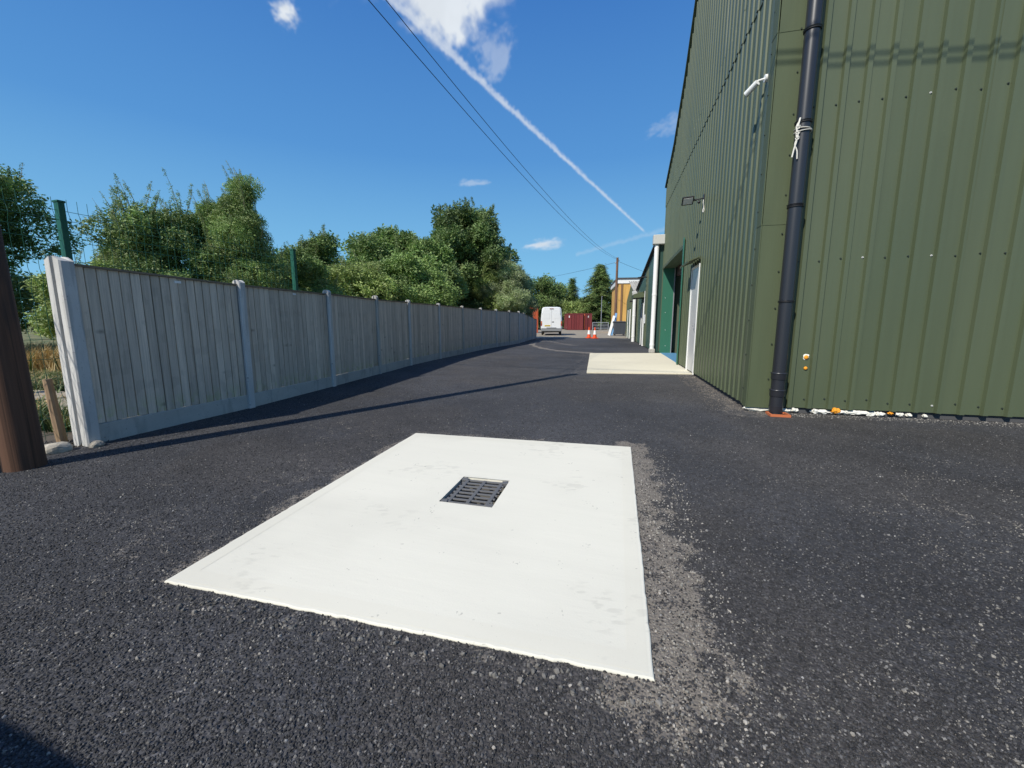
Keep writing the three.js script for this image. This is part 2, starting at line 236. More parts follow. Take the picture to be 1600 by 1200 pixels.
{
  const r = rngOf(33), L = [];
  const onSlab = (x, z) => inside(x, z, SLAB);
  for (let i = 0; i < 330000; i++) {
    const z = -.62 - Math.pow(r(), 1.9) * 8.2, half = 1.35 * -z + .6, x = (r() * 2 - 1) * half; if (x > 3.1 + .25 * (-z - 5.3) && z < -5 || x < -4.1 || onSlab(x, z) || z < -4.9 && x > 3 || x > 6.5) continue;
    const d = dustAt(x, z), t = r(); let s = .0021 + .0042 * Math.pow(r(), 1.8) + (r() > .985 ? .003 : 0), v = .016 + .085 * r() * r(), c = [v * 1.02, v, v * 1.02];
    if (t > .93) { v = .07 + .13 * r(); if (t > .995) v += .10; c = [v, v * .96, v * .9]; } if (d > .1 && r() < d * .85 * step(.66, .36, fbm(x * 17 + 3, z * 17, 4))) { v = .09 + .2 * r(); s *= .8; c = [v, v * .93, v * .8]; if (r() > .93) s *= 1.7; }
    L.push({ p: [x, s * .15, z], r: [r() * 6, r() * 6, r() * 6], s: [s, s, s], c });
  }
  scatter('tarmac_chippings', stoneGeo(2), stoneMat, L).userData.label = 'dark stone chippings bedded in the fresh tarmac';
  const G = [];   // pale grit beside the slab, along the clad wall and by the end post
  const add = (x, z, s, v, w = [1, .94, .84]) => G.push({ p: [x, s * .3, z], r: [r() * 6, r() * 6, r() * 6], s: [s, s * .8, s], c: [v * w[0], v * w[1], v * w[2]] });
  for (let i = 0; i < 1300; i++) { const t = r(), o = Math.pow(r(), 1.5) * .30 + .015; add(lerp(1.133, .48, t * 1.08) + o, lerp(-3.785, -1.213, t * 1.08) + r() * .1, .002 + .006 * r() * r() * r(), .13 + .26 * r()); }
  for (let i = 0; i < 1700; i++) { const t = r(), o = Math.pow(r(), 1.7) * .42; add(lerp(3.18, 4.15, t) - o - .01, lerp(-5.4, -9.3, t) - .1 * r(), .003 + .010 * r() * r() * r(), .08 + .20 * r(), [1, .88, .74]); }
  for (let i = 0; i < 900; i++) { const t = r(), o = Math.pow(r(), 2) * .22; add(lerp(3.25, 6.3, t) + .02, lerp(-5.36, -4.66, t) + o, .004 + .009 * r() * r(), .08 + .22 * r()); }
  for (let i = 0; i < 260; i++) { const z = -.8 - r() * 6, x = (r() * 2 - 1) * 1.3 * -z; if (!onSlab(x, z) && x < 3 && x > -4) add(x, z, .003 + .005 * r() * r() * r(), .18 + .26 * r(), [1, .98, .93]); }
  for (let i = 0; i < 160; i++) { const t = r(); add(lerp(-1.6, .47, t) + (r() - .5) * .06, lerp(-1.70, -1.18, t) + r() * .1, .005 + .007 * r(), .05 + .16 * r()); }
  for (let i = 0; i < 900; i++) { const a = r() * 1.5, b = r(); add(-4.2 - a * .9 + b * .2, -3.95 + a * .4 + b * .3 - .25, .006 + .014 * r() * r(), .03 + .22 * r() * r()); }
  for (let i = 0; i < 520; i++) { const t = .25 + .95 * r(), o = Math.pow(r(), 1.2) * .34 + .02; add(lerp(1.133, .45, t) + o, lerp(-3.785, -1.1, t) + r() * .15, .0035 + .0065 * r() * r(), .16 + .25 * r(), [1, .92, .8]); }
  for (let i = 0; i < 240; i++) { const t = r(); add(lerp(-1.4, .9, t), lerp(-1.58, -1.02, t) + Math.pow(r(), 1.6) * .32, .003 + .006 * r() * r(), .10 + .28 * r(), [1, .93, .82]); }
  scatter('loose_grit', stoneGeo(5), stoneMat, G).userData.label = 'pale loose grit beside slab edges and wall base';
}

// ------------------------------------------------------------------ shared surface materials
const woodTex = (seed, tone) => tex(256, 1024, (u, v, i, j) => {
  const g = fbm(u * 16 + seed, v * 3 + seed * 2, 4), f = fbm(u * 90 + seed * 3, v * 5, 3), k = fbm(u * 3 + seed, v * 1.3 + seed, 3), knotX = (vn(seed, 3) - .5) * .5 + .5, kn = Math.min(1, Math.hypot((u - knotX) * 4, (v - vn(seed, 9)) * 26) * 2.0);
  const green = step(.18, .0, v) * step(.45, .7, fbm(u * 9 + seed, v * 22, 3)) * .5, stain = step(.58, .7, fbm(u * 4 + seed * 7, v * 9, 4)) * .25;
  let q = tone * (.66 + .36 * g + .36 * (f - .5) + .12 * (k - .5)) * (.5 + .5 * kn) * (1 - stain * .4) * (.92 + .16 * hash2(i, j));
  return [q * (1.0 - .22 * green), q * (.845 - .06 * green), q * (.67 - .30 * green)];
}, {});
const boardMats = [[11, .72], [23, .64], [37, .77], [51, .58], [64, .69]].map(([s, t]) => std({ map: woodTex(s, t), roughness: .92, bumpMap: null }));
const concTex = tex(512, 512, (u, v, i, j) => { const n = fbm(u * 7, v * 7, 5), p = vn(u * 140, v * 140), f = hash2(i, j), st = step(.55, .72, fbm(u * 18 + 4, v * 3, 4)); let q = .60 * (.78 + .3 * n + .1 * (f - .5)) * (1 - .2 * st); if (p > .93) q *= .6; return [q, q * .985, q * .93]; });
const concBump = tex(512, 512, (u, v, i, j) => .6 * fbm(u * 40, v * 40, 4) + .4 * hash2(i, j), { color: false });
const conc = std({ map: concTex, bumpMap: concBump, bumpScale: .002, roughness: .92 });
const concOld = std({ map: concTex, color: [.82, .80, .76], bumpMap: concBump, bumpScale: .003, roughness: .94 });
const green = std({ color: [.008, .085, .05], roughness: .42 });
const blackM = std({ color: [.012, .012, .014], roughness: .6 });
const white = std({ color: [.78, .78, .76], roughness: .5 });
const steel = std({ color: [.33, .34, .36], roughness: .5, metalness: .5 });

// ------------------------------------------------------------------ board fence with concrete posts
const cappingM = std({ map: boardMats[3].map, color: [.42, .38, .33], roughness: .95 });
function postGeo(h, w = .105, d = .125) {       // slotted concrete post with weathered sloping top
  const s = new THREE.Shape(), a = w / 2, b = d / 2, sl = .022, dp = .022;
  s.moveTo(-b + .012, -a); s.lineTo(-b, -a + .012); s.lineTo(-b, a - .012); s.lineTo(-b + .012, a); s.lineTo(-sl, a); s.lineTo(-sl + .004, a - dp); s.lineTo(sl - .004, a - dp); s.lineTo(sl, a); s.lineTo(b - .012, a); s.lineTo(b, a - .012); s.lineTo(b, -a + .012); s.lineTo(b - .012, -a); s.lineTo(sl, -a); s.lineTo(sl - .004, -a + dp); s.lineTo(-sl + .004, -a + dp); s.lineTo(-sl, -a);
  const g = new THREE.ExtrudeGeometry(s, { depth: h + .3, bevelEnabled: false, steps: 8 }); g.rotateX(-Math.PI / 2); g.translate(0, -.3, 0);
  const p = g.attributes.position; for (let i = 0; i < p.count; i++) if (p.getY(i) > h - .001) p.setY(i, h - .055 * Math.max(0, Math.abs(p.getX(i)) - .018) / b);
  g.computeVertexNormals(); return uvBy(g, (x, y, z) => [(x + z) * 1.3 + .45, y * .5 + .03]);
}
function boardGeo(w, h, bow) {   // feather edge: a thick edge standing over the thin edge of the next board
  const a = w / 2, sh = new THREE.Shape([[-a - .004, -.016], [-a - .004, -.011], [-a + .012, -.010], [-a + .013, .006], [a - .002, .012], [a, .010], [a, -.016]].map(([x, z]) => new THREE.Vector2(x, -z)));
  const g = new THREE.ExtrudeGeometry(sh, { depth: h, steps: 3, bevelEnabled: false }); g.rotateX(-Math.PI / 2); g.scale(1, 1, 1); g.translate(0, -h / 2, 0);
  const p = g.attributes.position; for (let i = 0; i < p.count; i++) p.setX(i, p.getX(i) + bow * Math.sin((p.getY(i) / h + .5) * 3.1)); g.computeVertexNormals(); return g;
}
function makeFence(name, label, posts, tops, seed, group) {
  const t = thing(name, label, 'fence', [posts[0][0], 0, posts[0][1]]); const r = rngOf(seed), o = posts[0];
  posts.forEach(([x, z], i) => {
    const a = posts[Math.max(0, i - 1)], b = posts[Math.min(posts.length - 1, i + 1)], g = new THREE.Group(), turn = Math.atan2(b[0] - a[0], b[1] - a[1]);
    const m = mesh('post', postGeo(tops[i] + (i === 0 ? 0 : (r() - .5) * .03), i === 0 && seed === 5 ? .115 : .10, i === 0 && seed === 5 ? .205 : .12), i === 0 || i % 3 ? conc : concOld, t); m.position.set(x - o[0] - (i === 0 && seed === 5 ? .040 : 0), 0, z - o[1] - (i === 0 && seed === 5 ? .015 : 0)); m.rotation.set((r() - .5) * .012, turn, (r() - .5) * .014);
    if (i === posts.length - 1) return;
    const q = posts[i + 1], dx = q[0] - x, dz = q[1] - z, L = Math.hypot(dx, dz) - .085, th = Math.atan2(-dz, dx), H0 = tops[i] - .075, H1 = tops[i + 1] - .075, gb = .19;
    const gv = mesh('gravel_board', uvBy(box(L + .02, gb + .2, .05, 0, gb / 2 - .1, 0, .006), (a, b) => [.5 + (i % 2 ? a : -a) * .48, .3 + b * .8 + (i % 3) * .1]), concOld, t); gv.position.set(x + dx / 2 - o[0], 0, z + dz / 2 - o[1]); gv.rotation.y = th;
    const n = Math.round(L / .098), bw = L / n, face = 1;
    const fr = []; fr[0] = (() => { const g = box(L, .022, .056, 0, 0, .002), p = g.attributes.position; for (let k = 0; k < p.count; k++) p.setY(k, p.getY(k) + lerp(H0, H1, p.getX(k) / L + .5) + .008); g.computeVertexNormals(); return g; })();
    for (const f of [.12, .5, .9]) fr.push(box(L, .045, .035, 0, gb + (Math.min(H0, H1) - gb) * f, -.03));
    for (const s of [-1, 1]) fr.push(box(.03, Math.min(H0, H1) - gb - .02, .035, s * (L / 2 - .016), (Math.min(H0, H1) + gb) / 2, -.031));
    const pn = mesh('panel', merge(fr), cappingM, t); if (i < 2 && seed === 5) mesh('maker_tag', box(.075, .028, .002, .1, lerp(H0, H1, .55) - .045, .018), white, pn); pn.position.set(x + dx / 2 - o[0] , 0, z + dz / 2 - o[1]); pn.rotation.y = th; pn.rotation.order = 'YXZ'; pn.rotation.z = i === 2 ? -.010 : i === 3 ? .012 : (r() - .5) * .006; if (i === 2) pn.position.z += .03;
    for (let k = 0; k < n; k++) {
      const cx = -L / 2 + (k + .5) * bw, hh = lerp(H0, H1, (k + .5) / n) - gb - .006, w = bw - .001 - (k % 5 === 2 ? .004 : 0), g = boardGeo(w, hh, (r() - .5) * .006);
      const u0 = r(); uvBy(g, (a, b, c) => [u0 + a * 2.2, clamp((b / hh + .5), .004, .996)]);
      const m = mesh('board', g, boardMats[Math.floor(r() * 5)], pn); m.position.set(cx, gb + hh / 2 + .002 + (r() - .5) * .008, -.002 + face * .004 + (r() - .5) * .004); m.rotation.set((r() - .5) * .006, (r() - .5) * .05, (r() - .5) * .006);
    }
  });
  return t;
}
makeFence('timber_fence', 'weathered grey vertical board fence with concrete posts and gravel boards along the left', POSTS, POSTS.map(([, z], i) => [1.79, 1.755, 1.76, 1.78, 1.79, 1.81, 1.80, 1.81, 1.81, 1.80, 1.81, 1.78, 1.70, 1.58, 1.45][i]), 5);
{ // unseen fence added behind the viewpoint to cast the shadow at lower left
  const dx = .945, dz = .326, p = [-1.95, .68], k = [0, 1.9, 3.8].map((s) => [p[0] - dx * s, p[1] - dz * s]).reverse();
  makeFence('timber_fence', 'short unseen board fence added behind the viewpoint to cast the lower left shadow', k, [1.85, 1.85, 1.85], 15);
}

// ------------------------------------------------------------------ green mesh fence behind it
{
  const dir = [.306, -.952], P0 = [-4.62, -4.4], at = (s) => [P0[0] + dir[0] * s, P0[1] + dir[1] * s], H = 2.36, th = Math.atan2(-dir[1], dir[0]);
  const t = thing('mesh_fence', 'green welded wire mesh fence standing behind the board fence', 'fence', [P0[0], 0, P0[1]]);
  for (const s of [-2.94, 0, 2.94]) { const p = at(s), m = mesh('post', merge([box(.055, H + .3, .075, 0, H / 2 - .11, 0, .006), box(.068, .02, .091, 0, H + .045, 0, .004)]), green, t); m.position.set(p[0] - P0[0], 0, p[1] - P0[1]); m.rotation.y = th; }
  const wire = [], prof = (y) => { let o = 0; for (const c of [.42, 1.02, 1.62, 2.22]) { const k = Math.abs(y - c); if (k < .1) o = .035 * (1 - k / .1); } return o; };
  for (const s0 of [-2.94, 0]) {
    const g = []; const ys = [0, .05]; for (const c of [.42, 1.02, 1.62, 2.22]) ys.push(c - .1, c, c + .1); ys.push(2.44);
    for (let k = 0; k <= 34; k++) { const x = .06 + k * .083; for (let i = 0; i < ys.length - 1; i++) g.push(bar([x, ys[i], prof(ys[i])], [x, ys[i + 1], prof(ys[i + 1])], .0022, .0022, 4)); }
    for (const y of [.05, .22, .42, .62, .82, 1.02, 1.22, 1.42, 1.62, 1.82, 2.02, 2.12, 2.22, 2.32]) g.push(bar([.02, y, prof(y)], [2.92, y, prof(y)], .0025, .0025, 4));
    const m = mesh('wire_panel', merge(g), green, t), p = at(s0); m.position.set(p[0] - P0[0], 0, p[1] - P0[1]); m.rotation.y = th;
  }
}

// ------------------------------------------------------------------ utility poles and wires
const poleTex = (a, b, seed) => tex(512, 1024, (u, v, i, j) => { const g = fbm(u * 26 + seed, v * 5, 4), f = fbm(u * 120, v * 9 + seed, 3), k = step(.45, .7, fbm(u * 5 + seed, v * 4, 4)), cr = step(.68, .74, fbm(u * 60 + 8, v * 2.5 + seed, 3)); const q = (.75 + .35 * g + .4 * (f - .5)) * (1 - .35 * cr) * (.9 + .2 * hash2(i, j)); return [0, 1, 2].map((n) => lerp(a[n], b[n], k) * q); });
const nearPole = std({ map: poleTex([.13, .064, .036], [.065, .038, .026], 3), roughness: .85 }); nearPole.bumpMap = nearPole.map; nearPole.bumpScale = .006;
const farPoleM = std({ map: poleTex([.20, .105, .065], [.13, .08, .055], 9), roughness: .88 });
function utilityPole(p, h, r, mat, label, arm) {
  const t = thing('utility_pole', label, 'pole', p, .3);
  const g = new THREE.CylinderGeometry(r * .72, r, h + .4, 28, 24), q = g.attributes.position; for (let i = 0; i < q.count; i++) { const a = Math.atan2(q.getZ(i), q.getX(i)), n = 1 + .035 * (fbm(Math.cos(a) * 2 + 5, q.getY(i) * .8 + Math.sin(a) * 2, 3) - .5); q.setX(i, q.getX(i) * n); q.setZ(i, q.getZ(i) * n); } g.computeVertexNormals(); g.translate(0, h / 2 - .2, 0); uvBy(g, (x, y, z) => [Math.atan2(z, x) / 6.283 + .5, y * .32]);
  mesh('shaft', g, mat, t);
  mesh('top_cap', new THREE.CylinderGeometry(r * .76, r * .76, .03, 20).translate(0, h + .015, 0), steel, t);
  for (const [y, k] of [[h - .25, 1], [h - .55, -1]]) { mesh('insulator', new THREE.LatheGeometry([[0, 0], [.035, 0], [.05, .03], [.03, .05], [.045, .08], [.025, .1], [0, .11]].map((a) => new THREE.Vector2(...a)), 12).translate(k * (r + .05), y, 0), std({ color: [.45, .43, .4], roughness: .3 }), t); mesh('bracket', box(.16, .025, .03, k * (r * .7 + .02), y - .01, 0), steel, t); }
  return t;
}
utilityPole([-4.05, 0, -3.26], 7.75, .13, nearPole, 'thick rust brown timber utility pole at left edge beside fence end', true).rotation.z = .012;
utilityPole([10.44, 0, -41.9], 7.5, .15, farPoleM, 'tall thin brown utility pole beyond the green sheds', true);
utilityPole([-10, 0, -5.3], 9.1, .15, farPoleM, 'utility pole past the left edge of the frame', true);
utilityPole([11.2, 0, 1.2], 8.8, .15, farPoleM, 'utility pole behind the viewpoint to the right, out of frame', true);
function wire(a, b, sag, label, r = .0075) {
  const A = new THREE.Vector3(...a), B = new THREE.Vector3(...b), pts = []; for (let i = 0; i <= 40; i++) { const t = i / 40, v = A.clone().lerp(B, t); v.y -= sag * 4 * t * (1 - t); pts.push(v); }
  single('overhead_wire', new THREE.TubeGeometry(new THREE.CatmullRomCurve3(pts), 80, r, 5), blackM, label, 'wire', 'overhead wires');
}
wire([-4.05, 6.8, -3.26], [10.40, 7.38, -41.9], .9, 'lower thin black wire of the pair crossing the blue sky');
wire([-4.05, 7.16, -3.26], [10.50, 7.42, -41.9], .9, 'upper thin black wire of the pair crossing the blue sky');
wire([-10, 8.9, -5.3], [11.1, 8.42, 1.2], .2, 'upper wire above the frame that shadows the green front wall', .013);
wire([-10, 8.74, -5.3], [11.1, 8.36, 1.2], .2, 'lower wire above the frame that shadows the green front wall', .013);
{ // faint wires by the far pole
  wire([10.44, 7.1, -41.9], [-6, 6.5, -62], .5, 'faint wire running left from the far pole behind the trees', .012);
  wire([10.44, 7.2, -41.9], [18, 5.4, -45], .15, 'faint wire running down right from far pole to ochre building', .012);
}
{ // stake and rubble by the fence end
  const g = new THREE.CylinderGeometry(.034, .044, .78, 10, 6).translate(0, .25, 0); uvBy(g, (x, y, z) => [Math.atan2(z, x) / 6.3, y]);
  const s = single('wooden_stake', flat(g), std({ map: boardMats[0].map, color: [.6, .48, .36], roughness: .9 }), 'short weathered wooden stake between brown pole and concrete end post', 'stake'); s.position.set(-4.52, 0, -3.98); s.rotation.z = .07;
  const r = rngOf(8); [[-4.22, -3.66, .085, .42, 'large pale rubble stone at the foot of the concrete end post'], [-4.36, -3.70, .06, .36, 'rounded pale rubble stone nearest the brown pole'], [-4.02, -3.83, .05, .3, 'small pale rubble stone against the end post base']].forEach(([x, z, s, v, label], i) => { const m = single('rubble_stone', new THREE.IcosahedronGeometry(1, 2), std({ map: concTex, color: [v * 2, v * 1.85, v * 1.6], roughness: .95 }), label, 'stone', 'rubble at the fence end'); const p = m.geometry.attributes.position; for (let k = 0; k < p.count; k++) { const q = .72 + .5 * fbm(p.getX(k) * 1.4 + i * 7 + 9, p.getY(k) * 1.4 + p.getZ(k) * 1.1 + 5, 3); p.setXYZ(k, p.getX(k) * q * s * 1.2, p.getY(k) * q * s * .8, p.getZ(k) * q * s); } m.geometry.computeVertexNormals(); m.position.set(x, s * .35, z); m.rotation.y = r() * 6; });
}

// ------------------------------------------------------------------ profiled steel cladding
const dirtMap = tex(1024, 1024, (u, v, i, j) => { const n = fbm(u * 4, v * 3, 5), st = fbm(u * 70, v * 2.2, 4), sp = vn(u * 160, v * 160); let q = .92 + .12 * (n - .5) + .10 * (st - .5) + .02 * (hash2(i, j) - .5); if (sp > .965) q *= 1.22; return [q * .98, q, q * .97]; });
const roughMap = tex(512, 512, (u, v) => .45 + .35 * fbm(u * 6, v * 4, 4), { color: false });
const wavy = tex(512, 512, (u, v) => fbm(u * 5 + 3, v * 4, 3), { color: false });
const clad = phy({ color: [.092, .112, .062], map: dirtMap, roughness: .82, roughnessMap: roughMap, bumpMap: wavy, bumpScale: .012, clearcoat: .16, clearcoatRoughness: .28, side: THREE.DoubleSide });
const clad2 = phy({ color: [.086, .106, .058], map: dirtMap, roughness: .80, roughnessMap: roughMap, bumpMap: wavy, bumpScale: .012, clearcoat: .16, clearcoatRoughness: .28, side: THREE.DoubleSide });
const flash = phy({ color: [.091, .111, .061], map: dirtMap, roughness: .95, roughnessMap: roughMap, specularIntensity: .6 });
const cladDark = std({ color: [.085, .105, .065], roughness: .7, side: THREE.DoubleSide });
const PITCH = .232;
// profile sheet in the x-y plane facing +z, from a to b
function sheetGeo(a, b, y0, top, phase = 0, rib = .032, sgn = 1, pitch = PITCH) {
  const prof = [[0, 0], [pitch * .60, 0], [pitch * .60 + .012, rib], [pitch * .60 + .060, rib], [pitch * .60 + .074, 0]], xs = [];
  const zAt = (x) => { let q = ((x - phase) % pitch + pitch) % pitch; for (let i = 1; i < prof.length; i++) if (q <= prof[i][0]) { const t = (q - prof[i - 1][0]) / (prof[i][0] - prof[i - 1][0]); return lerp(prof[i - 1][1], prof[i][1], t); } return 0; };
  xs.push(a); for (let k = Math.floor((a - phase) / pitch) - 1; k * pitch + phase < b + pitch; k++) for (const [q] of prof) { const x = k * pitch + phase + q; if (x > a + .001 && x < b - .001) xs.push(x); } xs.push(b); xs.sort((p, q) => p - q);
  const V = [], U = [], T = typeof top === 'function' ? top : () => top;
  for (let i = 0; i < xs.length - 1; i++) {
    const x0 = xs[i], x1 = xs[i + 1]; if (x1 - x0 < 1e-4) continue; const z0 = zAt(x0), z1 = zAt(x1), A = [x0 * sgn, y0, z0], B = [x1 * sgn, y0, z1], C = [x1 * sgn, T(x1), z1], D = [x0 * sgn, T(x0), z0];
    V.push(...A, ...B, ...C, ...A, ...C, ...D); for (const p of [A, B, C, A, C, D]) U.push(p[0] * .31 + phase * 3, p[1] * .17);
  }
  const g = new THREE.BufferGeometry(); g.setAttribute('position', new THREE.Float32BufferAttribute(V, 3)); g.setAttribute('uv', new THREE.Float32BufferAttribute(U, 2)); g.computeVertexNormals(); return g;
}
const screwM = std({ color: [.03, .04, .03], roughness: .5 }), screwW = std({ color: [.5, .5, .48], roughness: .4 });
function screws(a, b, rows, phase, parent, seed, off = 0) {
  const dark = [], pale = [], r = rngOf(seed); for (const y of rows) for (let k = Math.floor((a - phase) / PITCH) - 1; k * PITCH + phase < b; k++) { const x = k * PITCH + phase + PITCH * .60 - .022; if (x < a + .02 || x > b - .02) continue; const yy = y + (r() - .5) * .05, g = merge([new THREE.CylinderGeometry(.011, .013, .004, 8).rotateX(Math.PI / 2).translate(x, yy, off + .003), new THREE.CylinderGeometry(.0065, .0065, .012, 6).rotateX(Math.PI / 2).translate(x, yy, off + .007)]); (r() > .87 ? pale : dark).push(g); }
  if (dark.length) mesh('screw_row', merge(dark), screwM, parent).userData.kind = 'stuff'; if (pale.length) mesh('bare_screw_row', merge(pale), screwW, parent).userData.kind = 'stuff';
}

// ------------------------------------------------------------------ the big green shed (local: +x along the front wall, +z out of it; the long wall is x = 0)
const shed = thing('green_shed', 'tall olive green steel clad industrial shed on the right with open doorway', 'building', [3.2, 0, -5.45], -.2366);
{
  const LAP = 5.55, rake = [[0, 6.1], [1.9, 6.9], [3.6, 8.1], [4.9, 9.3], [5.45, 9.75], [6.24, 9.12], [7.4, 8.01], [9.02, 6.89], [10.95, 6.12]];
  const rk = (s) => { for (let i = 1; i < rake.length; i++) if (s <= rake[i][0]) { const t = (s - rake[i - 1][0]) / (rake[i][0] - rake[i - 1][0]); return lerp(rake[i - 1][1], rake[i][1], t); } return rake.at(-1)[1]; };
  // long wall: sheets in s (distance from the corner), turned so that +z local of a sheet is -x of the shed
  const wallS = (s0, s1, y0, top, out, k) => { const g = sheetGeo(s0, s1, y0, top, .05, .019, 1); g.rotateY(-Math.PI / 2); g.translate(-out, 0, 0); const p = g.attributes.position; for (let i = 0; i < p.count; i++) p.setZ(i, p.getZ(i)); g.scale(1, 1, 1); return g; };
  // rotateY(-90): x -> z ; z -> -x.  s must run to -z, so mirror
  const flipZ = (g) => { const p = g.attributes.position, n = p.count; for (let i = 0; i < n; i++) p.setZ(i, -p.getZ(i)); const a = p.array, u = g.attributes.uv.array; for (let i = 0; i < n; i += 3) { for (let c = 0; c < 3; c++) { const t = a[(i + 1) * 3 + c]; a[(i + 1) * 3 + c] = a[(i + 2) * 3 + c]; a[(i + 2) * 3 + c] = t; } for (let c = 0; c < 2; c++) { const t = u[(i + 1) * 2 + c]; u[(i + 1) * 2 + c] = u[(i + 2) * 2 + c]; u[(i + 2) * 2 + c] = t; } } g.computeVertexNormals(); return g; };
  const runs = [[.10, 3.82, .07], [3.82, 4.73, 2.47], [4.73, 6.05, .07], [6.05, 10.6, 3.2], [10.6, 10.95, .07]]; let sd = 1;
  for (const [a, b, y0] of runs) { const n = Math.ceil((b - a) / 1.16); for (let i = 0; i < n; i++) { const s0 = lerp(a, b, i / n), s1 = lerp(a, b, (i + 1) / n), m = mesh('cladding_sheet', flipZ(wallS(s0 - .001, s1 + .012, y0, LAP, .004 + .0015 * (i % 2))), sd % 3 ? clad : clad2, shed); sd++; } }
  { const n = 10; for (let i = 0; i < n; i++) { const s0 = lerp(.10, 10.95, i / n), s1 = lerp(.10, 10.95, (i + 1) / n); mesh('upper_cladding_sheet', flipZ(wallS(s0, s1 + .012, LAP - .12, rk, .018 + .0015 * (i % 2))), i % 3 ? clad2 : clad, shed); } }
  // front wall: one metre sheets
  for (let i = 0; i < 9; i++) {
    const a = .26 + i * PITCH * 4, b = a + PITCH * 4 + .02, m = mesh('cladding_sheet', sheetGeo(a, b, .075 + .006 * (i % 2), 6.05, .26 + .05, .040), i % 3 === 1 ? clad2 : clad, shed); m.position.z = .002 + .0022 * (i % 2); screws(a, b - .02, [.19, 1.96, 3.75, 5.5], .31, m, i + 3);
    m.rotation.x = (hash2(i, 4) - .5) * .003;
  }
  // corner flashing, with a small stiffening return on each leg
  const fl = (a, b, y0, y1, t, x) => box(a, y1 - y0, t, x, (y0 + y1) / 2, 0);
  for (const [y0, y1, k] of [[.06, 2.42, 0], [2.40, 4.6, 1], [4.58, 6.3, 2]]) mesh('corner_flashing', merge([box(.292, y1 - y0, .006, .13 - .008, (y0 + y1) / 2, .036 + .004 * k), box(.006, y1 - y0, .17, -.036 - .004 * k, (y0 + y1) / 2, -.046), beam([-.034 - .004 * k, y0, .036 + .004 * k], [-.034 - .004 * k, y1, .036 + .004 * k], .012, .012)]), flash, shed);
  { const g = []; for (let i = 0; i < 12; i++) { g.push(new THREE.CylinderGeometry(.009, .009, .012, 7).rotateZ(Math.PI / 2).translate(-.046, .3 + i * .46, -.105)); g.push(new THREE.CylinderGeometry(.009, .009, .012, 7).rotateX(Math.PI / 2).translate(.205, .45 + i * .46, .048)); } mesh('flashing_screws', merge(g), screwM, shed).userData.kind = 'stuff'; }
  // plinth painted near black for the shadow under the sheets, blobs of sealant, foam
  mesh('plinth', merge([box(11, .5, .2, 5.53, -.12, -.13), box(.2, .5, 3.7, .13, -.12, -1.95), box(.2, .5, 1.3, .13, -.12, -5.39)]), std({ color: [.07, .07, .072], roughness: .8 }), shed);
  const r = rngOf(77), lump = (x, y, z, sx, sy, sz, k) => { const g = new THREE.IcosahedronGeometry(1, 4), p = g.attributes.position; for (let i = 0; i < p.count; i++) { const q = .35 + 1.2 * fbm(p.getX(i) * 2.6 + k * 3, p.getY(i) * 1.8 + p.getZ(i) * 2 + k, 4); p.setXYZ(i, p.getX(i) * q * sx, p.getY(i) * q * sy, p.getZ(i) * q * sz); } g.computeVertexNormals(); g.translate(x, y, z); return g; };
  const seal = std({ color: [.74, .72, .64], roughness: .8 }), foam = std({ color: [.80, .36, .03], roughness: .8, map: concTex }), foamO = std({ color: [.82, .33, .02], roughness: .75 });
  for (const [x, w, h] of [[.13, .16, .03], [.47, .07, .022], [.56, .05, .025], [.80, .045, .03], [.90, .09, .024], [1.06, .10, .026], [1.20, .09, .024], [1.30, .09, .024], [1.42, .06, .03], [1.53, .05, .024], [1.74, .045, .02], [1.84, .035, .02], [2.0, .02, .018]]) mesh('sealant_lump', lump(x, .03 + .01 * r(), -.012, w, h * 1.15, .035, x * 9), seal, shed);
  for (const [x, y, s] of [[1.03, .055, .036], [1.63, .055, .018]]) mesh('orange_foam', lump(x, y, .012, s * 1.5, s, .03, x * 5), foamO, shed);
  for (const [x, y, s] of [[.630, .742, .027], [.636, .60, .022]]) mesh('orange_foam', new THREE.SphereGeometry(1, 16, 10).scale(s, s, .014).translate(x, y, .012), foamO, shed);
  mesh('foam_patch', lump(.632, .748, .004, .034, .034, .01, 4), seal, shed);
  // personnel door, set back under a folded hood
  const dz = (s) => -s;
  const reveal = merge([box(.20, 2.47, .012, .10, 1.26, -3.814), box(.20, 2.47, .012, .10, 1.26, -4.736), box(.20, .012, .91, .10, 2.476, -4.275)]); mesh('door_reveal', reveal, flash, shed);
  const grey = phy({ color: [.56, .57, .56], roughness: .35, clearcoat: .3, clearcoatRoughness: .3 });
  const door = mesh('door', box(.045, 2.36, .82, .012, 1.24, -4.275, .004), grey, shed);
  mesh('door_frame', merge([box(.07, 2.44, .04, .008, 1.24, -3.842), box(.07, 2.44, .04, .008, 1.24, -4.708), box(.07, .04, .82, .008, 2.443, -4.275)]), white, door);
  mesh('handle', merge([box(.012, .16, .035, -.016, 1.08, -3.95), bar([-.05, 1.11, -3.95], [-.05, 1.11, -4.07], .009), bar([-.01, 1.11, -3.95], [-.052, 1.11, -3.95], .008), new THREE.CylinderGeometry(.014, .014, .02, 10).rotateZ(Math.PI / 2).translate(-.014, .98, -3.95)]), steel, door);
  { const s = new THREE.Shape(); s.moveTo(0, 0); s.lineTo(-.25, -.09); s.lineTo(-.25, -.13); s.lineTo(-.23, -.13); s.lineTo(-.23, -.105); s.lineTo(0, -.02); const g = new THREE.ExtrudeGeometry(s, { depth: 1.06, bevelEnabled: false }); g.translate(-.03, 2.60, -4.80); mesh('door_hood', g, flash, shed); }
  // large doorway: reveals, lintel, frame, blue floor and a dark interior
  const teal = std({ color: [.028, .135, .085], roughness: .45 });
  mesh('far_jamb', merge([box(.40, 3.2, .012, .18, 1.6, -10.606)]), teal, shed);
